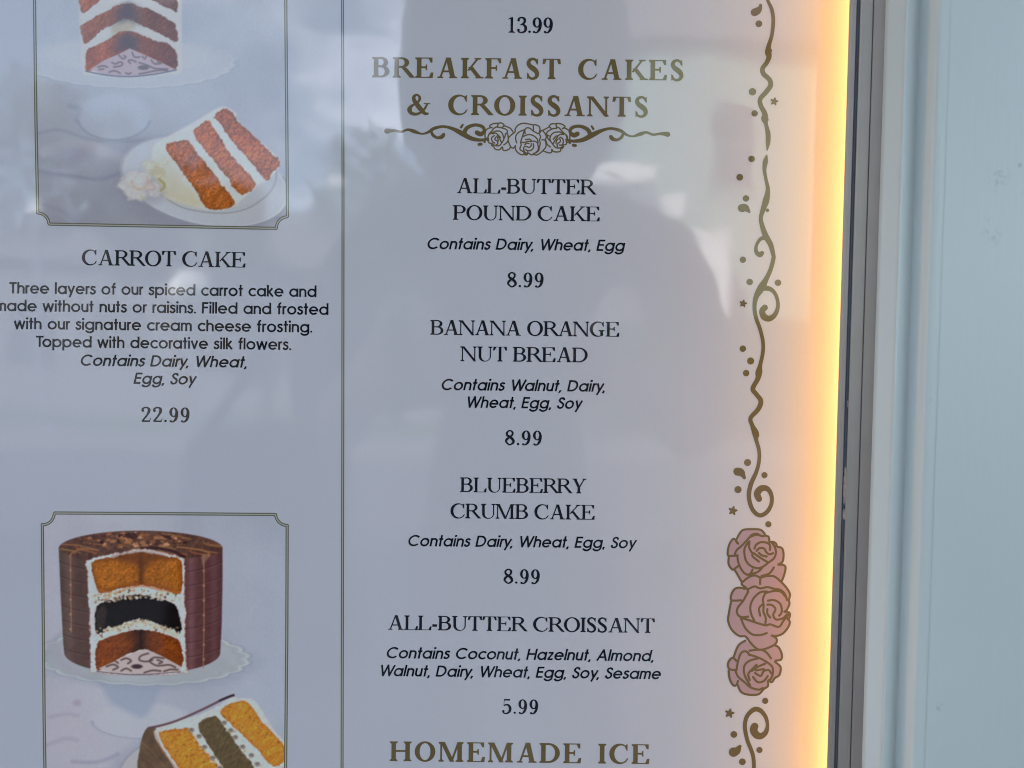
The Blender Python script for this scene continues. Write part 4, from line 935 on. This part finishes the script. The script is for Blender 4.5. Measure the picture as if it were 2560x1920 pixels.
# ornament under the heading: the same roses turned on their side, with a scroll either side
orn = empty('heading_ornament'); orn.parent = menu; orn['label'] = 'gold scroll with three outline roses under the heading'
def rot_rose(p):
    cx, cy = 1897.0, 1529.5; k = .512
    out = []
    for q in p:
        dx, dy = q[0] - cx, q[1] - cy
        x, y = -dy * k, dx * k                # right -> down, top -> right
        out.append((1319.0 + x, 347.5 + y + x * .012))
    return out
for k in (1, 2, 3): rose(k, orn, rot_rose, 3.5, False, 'rose_outline')
left = [[(275, 174, 34), (300, 171, 24), (330, 172, 17), (370, 178, 16), (410, 165, 16), (450, 176, 24), (500, 192, 12), (540, 182, 17), (580, 157, 22), (640, 145, 17), (700, 160, 23), (760, 190, 33), (820, 222, 28), (880, 232, 20), (925, 224, 18)],
        [(560, 172, 16), (572, 200, 20), (600, 217, 18), (628, 212, 26), (640, 198, 24)], [(770, 195, 30), (790, 155, 26), (840, 135, 21), (888, 145, 22), (902, 172, 22), (880, 194, 30), (855, 184, 30)],
        [(753, 150, 16), (764, 133, 13)], [(868, 260, 20), (882, 258, 20)], [(903, 243, 15), (905, 244, 15)]]
for side in (1, -1):
    for i, p in enumerate(left):
        q = [(x, y, w_) if side > 0 else (2 * 1178 - x, y + (2 * 1178 - 2 * x) * .0118, w_) for x, y, w_ in p]
        if i == 0: main = stroke(ZO(q))
        elif i < 3: main += stroke(ZO(q))
        else: ink('drop', stroke(ZO(q)), orn)
    ink('scroll', main, orn)

# ------------------------------------------------------------------ frame: swept profiles round the sheet
IX0, IX1, IZ0, IZ1 = -0.84, 0.1688, 0.74, 1.78
def X_of(px, d): return (px - 1280) / FPX * (DIST - d)
def sweep(name, prof, mat, parent, smooth=False):
    """prof: (x beside the right edge, depth d) pairs swept round the rectangular opening with mitred corners"""
    V, F = [], []
    for x, d in prof:
        u = x - IX1
        V += [(IX1 + u, -d, IZ0 - u), (IX1 + u, -d, IZ1 + u), (IX0 - u, -d, IZ1 + u), (IX0 - u, -d, IZ0 - u)]
    for k in range(len(prof) - 1):
        for j in range(4):
            a, b = k * 4 + j, k * 4 + (j + 1) % 4; F.append((a, a + 4, b + 4, b))
    me = mesh(V, F)
    if smooth:
        for p in me.polygons: p.use_smooth = True
    return link(name, me, mat, parent)

frame = empty('poster_frame', (0, 0, 0)); tag(frame, 'grey satin aluminium frame with dark gasket along the glowing edge of the menu', 'frame')
DO = 0.0120
P = lambda px, d: (X_of(px, d + DO), d + DO)
lip0 = X_of(2098, .008 + DO)
sweep('inner_lip', [(lip0 + .004, .0070 + DO), (lip0, .0070 + DO), (lip0, .0078 + DO), P(2104.5, .0084), P(2113.5, .0086), P(2114.5, .0070)], M['metal'], frame)
blocker = simple_mat('dark blocker sheet', (0.03, 0.022, 0.016), .9)
sweep('glow_blocker', [(lip0 + .0006, .0066 + DO), (.1895, .0066 + DO)], blocker, frame)  # added dark sheet behind the lip, unseen, that stops the strip's glow mirroring
sweep('gasket', [P(2113, .0068), P(2118.0, .0076), P(2121, .0080), P(2124, .0066), P(2125, .0067)], M['gasket'], frame, True)
sweep('outer_flange', [P(2122.8, .0068), P(2122.8, .0095), P(2124, .0100), P(2154, .0103), P(2154.6, .0094), P(2156, .0094), P(2156.8, .0110), P(2187, .0118), P(2215, .0120)], M['metal'], frame)
# torn sealant left in the gasket groove
def sealant(py0, py1, seed, wd=0.0016):
    r = random.Random(seed); bm = bmesh.new(); n = 26; prev = None
    for k in range(n + 1):
        py = py0 + (py1 - py0) * k / n
        _, z = w_at(2108, py, .008 + DO)
        x = P(2120.3, .0078)[0] + r.uniform(-.00018, .00018)
        t = math.sin(math.pi * min(1, max(0.02, k / n))) ** .35
        hw = wd * (.75 + .5 * r.random()) * t; hh = .0016 * (.7 + .6 * r.random()) * t + .0003
        ring_ = [bm.verts.new((x + hw * math.cos(a) * .6, -.0079 - DO - hh * max(0, math.sin(a)), z)) for a in [k2 * math.pi / 5 for k2 in range(6)]]
        if prev:
            for a in range(5): bm.faces.new((prev[a], prev[a + 1], ring_[a + 1], ring_[a]))
        prev = ring_
    return bm_obj('sealant_strip', bm, M['sealant'], frame, True)
sealant(1168, 1263, 1); sealant(1272, 1300, 2); sealant(1000, 1018, 3, .0005)

# the light strip, tucked under the lip on both sides
led = empty('light_strip', (0, 0, 0)); tag(led, 'warm glowing light strip tucked under the metal lip beside the rose border', 'light')
EX = X_END + 0.0178
for sx, nm in ((1, 'diffuser'), (-1, 'diffuser')):
    x = EX if sx > 0 else IX0 - (EX - IX1)
    vs = [(x, -.0004, IZ0), (x, -.0180, IZ0), (x, -.0180, IZ1), (x, -.0004, IZ1)]
    f = [(0, 3, 2, 1)] if sx > 0 else [(0, 1, 2, 3)]
    link(nm, mesh(vs, f), M['led'], led)
    bm = bmesh.new(); box_bm(bm, min(x, x + sx * .002) + (0.0001 if sx > 0 else 0), max(x, x + sx * .002) - (0.0001 if sx < 0 else 0), -.0183, -.0003, IZ0, IZ1); bm_obj('strip_body', bm, M['metal'], led)

# painted moulding and panel
mould = empty('painted_moulding', (0, 0, 0)); tag(mould, 'pale blue painted wooden moulding running beside the metal frame', 'moulding')
def rounded(pts, r=0.0016, n=4):
    out = [pts[0]]
    for a, b, c_ in zip(pts[:-2], pts[1:-1], pts[2:]):
        a, b, c_ = np.array(a), np.array(b), np.array(c_)
        u, v = a - b, c_ - b; lu, lv = np.linalg.norm(u), np.linalg.norm(v); rr = min(r, lu * .45, lv * .45)
        p, q = b + u / lu * rr, b + v / lv * rr
        for k in range(n + 1):
            t = k / n; out.append(tuple((1 - t) ** 2 * p + 2 * t * (1 - t) * b + t * t * q))
    out.append(pts[-1]); return out
prof = rounded([(X_of(2189, .0255), .0220), (X_of(2189, .0255), .0260), P(2231, .0225), P(2238, .0245), P(2245, .0232), P(2264, .0195), P(2270, .0185), P(2277, .0205), P(2312, .0290), P(2319, .0300), P(2330, .0305), P(2345, .0305)], .0013, 5)
sweep('moulding_profile', prof, M['paint'], mould, True)
x_p = P(2345, .0305)[0]
panel = sweep('panel_board', [(x_p, .0426), (x_p + .22, .0426), (x_p + .22, .010)], M['paint'], mould)

# ------------------------------------------------------------------ what the glossy sheet mirrors: the street behind the photographer
M['stucco'] = simple_mat('pale wall paint', (0.50, 0.54, 0.55), .8, 0, .08, 3, .002, 40)
M['asphalt'] = simple_mat('asphalt', (0.042, 0.042, 0.045), .9, 0, .3, 6, .004, 90)
M['concrete'] = simple_mat('concrete paving', (0.12, 0.117, 0.11), .85, 0, .15, 2, .002, 60)
M['lawn'] = simple_mat('lawn', (0.05, 0.09, 0.025), .9, 0, .5, 5, .02, 40)
M['green'] = simple_mat('pale green siding', (0.24, 0.345, 0.275), .7, 0, .06, 2)
M['white'] = simple_mat('white paint', (0.80, 0.79, 0.76), .5, 0, .04, 3)
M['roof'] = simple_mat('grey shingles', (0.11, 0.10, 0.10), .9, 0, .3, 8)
M['glass'] = simple_mat('dark window glass', (0.02, 0.025, 0.03), .08, 0, .1, 3)
M['bark'] = simple_mat('bark', (0.11, 0.08, 0.055), .95, 0, .3, 20, .01, 30)
M['leaf'] = simple_mat('leaves', (0.055, 0.095, 0.03), .6, 0, .5, 2.5)
M['skin'] = simple_mat('skin', (0.50, 0.30, 0.21), .5, 0, .06, 30)
M['shirt'] = simple_mat('dark shirt cloth', (0.05, 0.055, 0.07), .9, 0, .6, 14)
M['jeans'] = simple_mat('blue jeans cloth', (0.03, 0.05, 0.10), .9, 0, .2, 60)
M['hair'] = simple_mat('dark brown hair', (0.018, 0.012, 0.009), .5, 0, .3, 90)
M['phone'] = simple_mat('black phone glass', (0.012, 0.012, 0.014), .15, 0, .1, 3)

def slab_obj(name, x0, x1, y0, y1, z0, z1, mat, parent=None, bev=0.0):
    bm = bmesh.new(); box_bm(bm, x0, x1, y0, y1, z0, z1, bev); return bm_obj(name, bm, mat, parent)

o = slab_obj('ground', -120, 120, -200, 60, -0.6, -0.15, M['lawn']); tag(o, kind='structure')
o = slab_obj('pavement', -30, 30, -3.4, 0.3, -0.5, 0.0, M['concrete'], bev=.01); tag(o, kind='structure')
o = slab_obj('road', -60, 60, -9.6, -3.41, -0.5, -0.13, M['asphalt']); tag(o, kind='structure')
o = slab_obj('pavement', -30, 30, -11.6, -9.61, -0.5, 0.0, M['concrete'], bev=.01); tag(o, kind='structure')

# the shop wall round the display case and an added, unseen canopy that cuts its sky light
wall = empty('shop_wall', (0, 0, 0)); tag(wall, kind='structure')
px1 = x_p + .215; px0 = IX0 - (px1 - IX1); pz0 = IZ0 - (px1 - IX1); pz1 = IZ1 + (px1 - IX1)
for (a, b, c1, d1) in ((-7, px0, 0, 3.4), (px1, 7, 0, 3.4), (px0, px1, 0, pz0), (px0, px1, pz1, 3.4)):
    slab_obj('wall_board', a, b, -.02, .25, c1, d1, M['stucco'], wall)
slab_obj('wall_board', px0, px1, .012, .25, pz0, pz1, M['stucco'], wall)
can = empty('shade_canopy', (0, 0, 0)); tag(can, 'white boarded canopy added out of view to shade the menu case from the sky', 'canopy')
slab_obj('soffit', -7, 7, -1.75, -.021, 2.62, 2.70, M['white'], can); slab_obj('fascia', -7, 7, -1.80, -1.751, 2.52, 2.86, M['white'], can)
for x in (-5.5, 4.2): slab_obj('post', x - .06, x + .06, -1.74, -1.62, 0.001, 2.619, M['white'], can)

# pale green house across the road
house = empty('green_house', (3.3, -13.2, 0)); tag(house, 'pale green boarded house across the road with white porch trim', 'house')
def hp(name, x0, x1, y0, y1, z0, z1, mat, par=house, bev=0): return slab_obj(name, x0 - 3.3, x1 - 3.3, y0 + 13.2, y1 + 13.2, z0, z1, mat, par, bev)
hp('wall', 1.9, 6.4, -15.5, -12.0, -0.13, 6.2, M['green'])
for k in range(34): hp('siding_board', 1.895, 6.405, -12.0, -11.98, -.1 + k * .185, .065 + k * .185, M['green'])
for x0, x1, z0, z1 in ((3.05, 3.75, 3.9, 5.3), (5.0, 5.7, 3.9, 5.3), (3.05, 3.75, .9, 2.3), (5.0, 5.7, .9, 2.3)):
    w_ = hp('window', x0 - .08, x1 + .08, -11.979, -11.93, z0 - .08, z1 + .08, M['green'])
    hp('pane', x0, x1, -11.929, -11.92, z0, (z0 + z1) / 2 - .02, M['glass'], w_); hp('pane', x0, x1, -11.929, -11.92, (z0 + z1) / 2 + .02, z1, M['glass'], w_)
bm = bmesh.new(); vv = [bm.verts.new(p) for p in ((-1.7, -2.6, 6.2), (3.4, -2.6, 6.2), (3.4, 1.5, 6.2), (-1.7, 1.5, 6.2), (-1.7, -.5, 7.9), (3.4, -.5, 7.9))]
for f in ((0, 3, 2, 1), (0, 1, 5, 4), (3, 4, 5, 2), (0, 4, 3), (1, 2, 5)): bm.faces.new([vv[i] for i in f])
bm_obj('roof', bm, M['roof'], house)
# white sunlit porch pieces
hp('porch_roof', 1.10, 1.86, -11.9, -10.4, 3.66, 3.90, M['white'])
hp('porch_roof', 1.36, 2.42, -11.9, -10.9, 3.34, 3.61, M['white'])
hp('porch_panel', 2.62, 3.14, -11.9, -11.2, 2.45, 3.12, M['white'])
hp('porch_panel', 2.72, 3.14, -11.9, -11.2, 1.75, 2.44, M['white'])
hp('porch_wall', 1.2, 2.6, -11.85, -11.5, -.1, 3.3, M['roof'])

def glint(x, y, z, r, label):  # added posts whose white globes mirror as bright spots in the sheet
    t = empty('glint_globe', (x, y, 0)); tag(t, label, 'lamp post', 'lamp posts across the road')
    slab_obj('post', -.035, .035, -.035, .035, 0.001, z - r * .8, M['gasket'], t, .008)
    bm = bmesh.new(); bmesh.ops.create_uvsphere(bm, u_segments=20, v_segments=14, radius=r); bmesh.ops.translate(bm, verts=bm.verts, vec=(0, 0, z)); bm_obj('globe', bm, M['white'], t, True)
glint(-2.36, -9.75, 3.42, .10, 'lamp post with small white globe added for a bright reflection, nearer the green house')
glint(-6.3, -9.8, 3.15, .13, 'lamp post with white globe added for a bright reflection, before the left trees')
glint(-4.3, -9.75, 2.08, .20, 'short post with large white globe added for a bright reflection, before the grey hall')

added_hedge = empty('added_hedge', (4.0, -11.45, 0)); tag(added_hedge, 'clipped dark green bushes added before the green house to darken the reflection', 'added_hedge')  # added row of leaves that darkens the mirrored street beside the person
V, F = [], []; rh = random.Random(77)
for k in range(7000):
    c0 = Vector((rh.uniform(-2.7, 3.4), rh.uniform(-.25, .35), rh.uniform(0.0, 1.0) ** .7 * 1.75 + rh.uniform(-.03, .08))); s_ = rh.uniform(.05, .10)
    if k % 3: c0.y = .32 + rh.uniform(-.08, .08)
    u = Vector((rh.gauss(0, 1), rh.gauss(0, 1), rh.gauss(0, 1))).normalized(); v = u.orthogonal().normalized(); i = len(V)
    V += [tuple(c0 + u * s_), tuple(c0 + v * s_ * .6), tuple(c0 - u * s_), tuple(c0 - v * s_ * .6)]; F.append((i, i + 1, i + 2, i + 3))
link('foliage', mesh(V, F), M['leaf'], added_hedge)
slab_obj('stems', -2.6, 3.3, -.15, .2, 0.0, 1.55, M['bark'], added_hedge)

# low hall with a pitched roof to the left, and trees
M['render'] = simple_mat('grey render', (0.13, 0.13, 0.135), .8, 0, .1, 3)
hall = empty('grey_hall', (-6, -19, 0)); tag(hall, 'long low grey hall with pitched roof behind the left trees', 'building')
slab_obj('wall', -6, 5.2, -2.5, 2.5, -.14, 3.1, M['render'], hall)
bm = bmesh.new(); vv = [bm.verts.new(p) for p in ((-6.3, -2.8, 3.1), (5.5, -2.8, 3.1), (5.5, 2.8, 3.1), (-6.3, 2.8, 3.1), (-6.3, 0, 4.6), (5.5, 0, 4.6))]
for f in ((0, 3, 2, 1), (0, 1, 5, 4), (3, 4, 5, 2), (0, 4, 3), (1, 2, 5)): bm.faces.new([vv[i] for i in f])
bm_obj('roof', bm, M['roof'], hall)
for k in range(5): slab_obj('window', -5.2 + k * 2, -4.1 + k * 2, 2.501, 2.54, .9, 2.2, M['glass'], hall)

def tree(x, y, h, cr, seed, label, n=1900, cz=None, squash=.8):
    t = empty('street_tree', (x, y, -.15)); tag(t, label, 'tree', 'trees across the road')
    r = random.Random(seed); cz = cz or h * .66
    polys = []
    bm = bmesh.new()
    def limb(p, q, r0, r1, seg=8):
        p, q = Vector(p), Vector(q); d = (q - p).normalized(); u = d.orthogonal().normalized(); v = d.cross(u); prev = None
        for k in range(5):
            cpt = p.lerp(q, k / 4) + (u * r.uniform(-.05, .05) + v * r.uniform(-.05, .05)) * (0 if k in (0, 4) else 1); rr = r0 + (r1 - r0) * k / 4
            ring_ = [bm.verts.new(cpt + (u * math.cos(a) + v * math.sin(a)) * rr) for a in [i * 2 * math.pi / seg for i in range(seg)]]
            if prev:
                for i in range(seg): bm.faces.new((prev[i], prev[(i + 1) % seg], ring_[(i + 1) % seg], ring_[i]))
            prev = ring_
    limb((0, 0, 0), (0, 0, cz), .22, .12)
    cl = []
    for k in range(9):
        a = r.uniform(0, 6.28); rr = r.uniform(.35, .8) * cr; zz = cz + r.uniform(-.4, .7) * cr * squash
        tip = (rr * math.cos(a), rr * math.sin(a), zz); limb((0, 0, cz * r.uniform(.55, .9)), tip, .08, .02, 6); cl.append((tip, r.uniform(.35, .55) * cr))
    cl.append(((0, 0, cz + cr * .5 * squash), cr * .5))
    bm_obj('trunk', bm, M['bark'], t)
    V, F = [], []
    for k in range(n):
        (px_, py_, pz_), R_ = r.choice(cl)
        d = Vector((r.gauss(0, 1), r.gauss(0, 1), r.gauss(0, 1))).normalized() * R_ * r.random() ** .4
        c0 = Vector((px_, py_, pz_)) + Vector((d.x, d.y, d.z * squash)); s_ = r.uniform(.09, .2)
        u = Vector((r.gauss(0, 1), r.gauss(0, 1), r.gauss(0, 1))).normalized(); v = u.orthogonal().normalized(); i = len(V)
        V += [tuple(c0 + u * s_), tuple(c0 + v * s_ * .5), tuple(c0 - u * s_), tuple(c0 - v * s_ * .5)]; F.append((i, i + 1, i + 2, i + 3))
    link('crown', mesh(V, F), M['leaf'], t)
tree(-6.5, -14.5, 5.6, 1.7, 1, 'short wide tree left of the long hall')
tree(-3.0, -15.5, 6.6, 2.0, 2, 'rounded street tree before the middle of the hall')
tree(-0.9, -17.5, 6.4, 2.3, 3, 'taller tree between the hall and the green house')
tree(7.6, -15.0, 7.5, 2.6, 4, 'tall tree right of the green house')
tree(-11.0, -18.0, 7.6, 2.8, 5, 'tall tree at the far left end of the hall')

# ------------------------------------------------------------------ the photographer and the phone
person = empty('person', (0, -.80, 0)); tag(person, 'person in dark shirt and jeans with wide dark hair holding up a phone', 'person')
def skinned(name, nodes, edges, mat, parent, root=0, sub=2):
    me = bpy.data.meshes.new(name); me.from_pydata([n[0] for n in nodes], edges, []); o = link(name, me, None, parent)
    sk = o.modifiers.new('skin', 'SKIN'); sk.use_smooth_shade = True; sk.branch_smoothing = .5
    for i, n in enumerate(nodes):
        rr = n[1]; rr = rr if isinstance(rr, tuple) else (rr, rr); me.skin_vertices[0].data[i].radius = rr; me.skin_vertices[0].data[i].use_root = (i == root)
    ss = o.modifiers.new('sub', 'SUBSURF'); ss.levels = sub; ss.render_levels = sub
    dg = bpy.context.evaluated_depsgraph_get(); ev = bpy.data.meshes.new_from_object(o.evaluated_get(dg)); o.modifiers.clear(); o.data = ev
    for m_ in (mat if isinstance(mat, list) else [mat]): ev.materials.append(m_)
    for p in ev.polygons: p.use_smooth = True
    return o
N, E = [], []
def nd(p, r, par=None):
    N.append((p, r))
    if par is not None: E.append((par, len(N) - 1))
    return len(N) - 1
pel = nd((0, 0, .95), (.155, .11)); wa = nd((0, .0, 1.10), (.135, .10), pel); ch = nd((0, -.01, 1.30), (.165, .115), wa); sh0 = nd((0, -.01, 1.455), (.14, .09), ch)
nk = nd((0, 0, 1.52), .055, sh0); hd0 = nd((0, .015, 1.60), (.07, .08), nk); hd1 = nd((0, .02, 1.68), (.078, .098), hd0); hd2 = nd((0, .01, 1.745), (.06, .075), hd1)
for s in (1, -1):
    a = nd((.235 * s, -.01, 1.425), .072, sh0); b = nd((.30 * s, .03, 1.20), .048, a); el = nd((.27 * s, .06, 1.12), .045, b); fm = nd((.19 * s, .25, 1.20), .033, el); wr = nd((.105 * s, .355, 1.232), .026, fm); pa = nd((.088 * s, .385, 1.24), (.034, .017), wr)
    for j, (dz, L) in enumerate(((.030, .9), (.011, 1.0), (-.008, .95), (-.026, .75))):
        f1 = nd((.085 * s, .408, 1.24 + dz), .0085, pa); f2 = nd((.072 * s, .410 + .004 * L, 1.242 + dz), .008, f1); nd((.052 * s + .0 , .4115, 1.243 + dz), .007, f2)
    t1 = nd((.095 * s, .375, 1.205), .011, pa); nd((.075 * s, .380, 1.198), .009, t1)
    hp_ = nd((.10 * s, 0, .88), (.09, .09), pel); kn = nd((.115 * s, .01, .49), .058, hp_); an = nd((.12 * s, -.02, .10), .036, kn); nd((.125 * s, .06, .04), (.042, .032), an); 
body = skinned('body', N, E, [M['shirt'], M['skin'], M['jeans']], person)
for p in body.data.polygons:
    cz_ = p.center
    p.material_index = 2 if cz_.z < .97 else (1 if (cz_.z > 1.49 or cz_.y > .16) else 0)
bm = bmesh.new(); bmesh.ops.create_icosphere(bm, subdivisions=4, radius=1)
for v in bm.verts:
    n_ = math.sin(v.co.x * 9 + 1) * math.sin(v.co.y * 8) * math.sin(v.co.z * 7 + 2) * .07 + math.sin(v.co.x * 21 + 2) * math.sin(v.co.z * 19) * .03 + random.uniform(-.02, .02)
    k = 1 + n_
    bx = (abs(v.co.x) ** .7) * (1 if v.co.x > 0 else -1); bz = (abs(v.co.z) ** .7) * (1 if v.co.z > 0 else -1)
    v.co = Vector((bx * .185 * k, v.co.y * .13 * k - .055, bz * .20 * k + 1.70))
bm_obj('hair', bm, M['hair'], person, True)
for s in (1, -1):
    bm = bmesh.new(); bmesh.ops.create_uvsphere(bm, u_segments=12, v_segments=8, radius=.012); bmesh.ops.translate(bm, verts=bm.verts, vec=(.033 * s, .105, 1.675)); bm_obj('eye', bm, M['phone'], person, True)
bm = bmesh.new(); bmesh.ops.create_cone(bm, segments=10, radius1=.018, radius2=.006, depth=.05, cap_ends=True); bmesh.ops.rotate(bm, verts=bm.verts, matrix=Matrix.Rotation(rad(14), 3, 'X')); bmesh.ops.translate(bm, verts=bm.verts, vec=(0, .122, 1.645)); bm_obj('nose', bm, M['skin'], person, True)

bag = empty('shoulder_bag', (-.40, -.84, .92)); tag(bag, 'dark cloth bag hanging at the side of the person with the phone', 'bag')
bm = bmesh.new(); bmesh.ops.create_cube(bm, size=1); bmesh.ops.subdivide_edges(bm, edges=bm.edges[:], cuts=5, use_grid_fill=True)
for v in bm.verts:
    x, y, z = v.co * 2; k = (1 - .25 * z * z) ; v.co = Vector((x * .15 * (1 - .12 * y * y) * (1.0 - .12 * z), y * .07 * (1 - .3 * x * x) * k, z * .21 * (1 - .1 * x * x)))
bm_obj('pouch', bm, M['shirt'], bag, True)
link('strap', mesh(*[[(p[0], p[1], p[2]) for q in [(-.11, 0, .19), (.0, .02, .36), (.17, .03, .50)] for p in ((q[0], q[1] - .012, q[2]), (q[0], q[1] + .012, q[2]), (q[0] + .012, q[1] + .012, q[2] - .01), (q[0] + .012, q[1] - .012, q[2] - .01))], [(a + b, a + (b + 1) % 4, a + 4 + (b + 1) % 4, a + 4 + b) for a in (0, 4) for b in range(4)]]), M['shirt'], bag)
ph = empty('phone', (0, -.4085, 1.25)); tag(ph, 'black phone held sideways in both hands facing the menu', 'phone')
bm = bmesh.new(); box_bm(bm, -.135, .013, -.0045, .0035, -.058, .014, .003); bm_obj('case', bm, M['phone'], ph)
for dx, dz in ((-.012, 0), (0, -.016)):
    bm = bmesh.new(); bmesh.ops.create_cone(bm, segments=24, radius1=.0065, radius2=.006, depth=.0015, cap_ends=True); bmesh.ops.rotate(bm, verts=bm.verts, matrix=Matrix.Rotation(rad(90), 3, 'X')); bmesh.ops.translate(bm, verts=bm.verts, vec=(dx - .012, .0045, dz - .006)); bm_obj('lens', bm, M['glass'], ph, True)

for t_ in print_text_log: print('TEXT', t_)
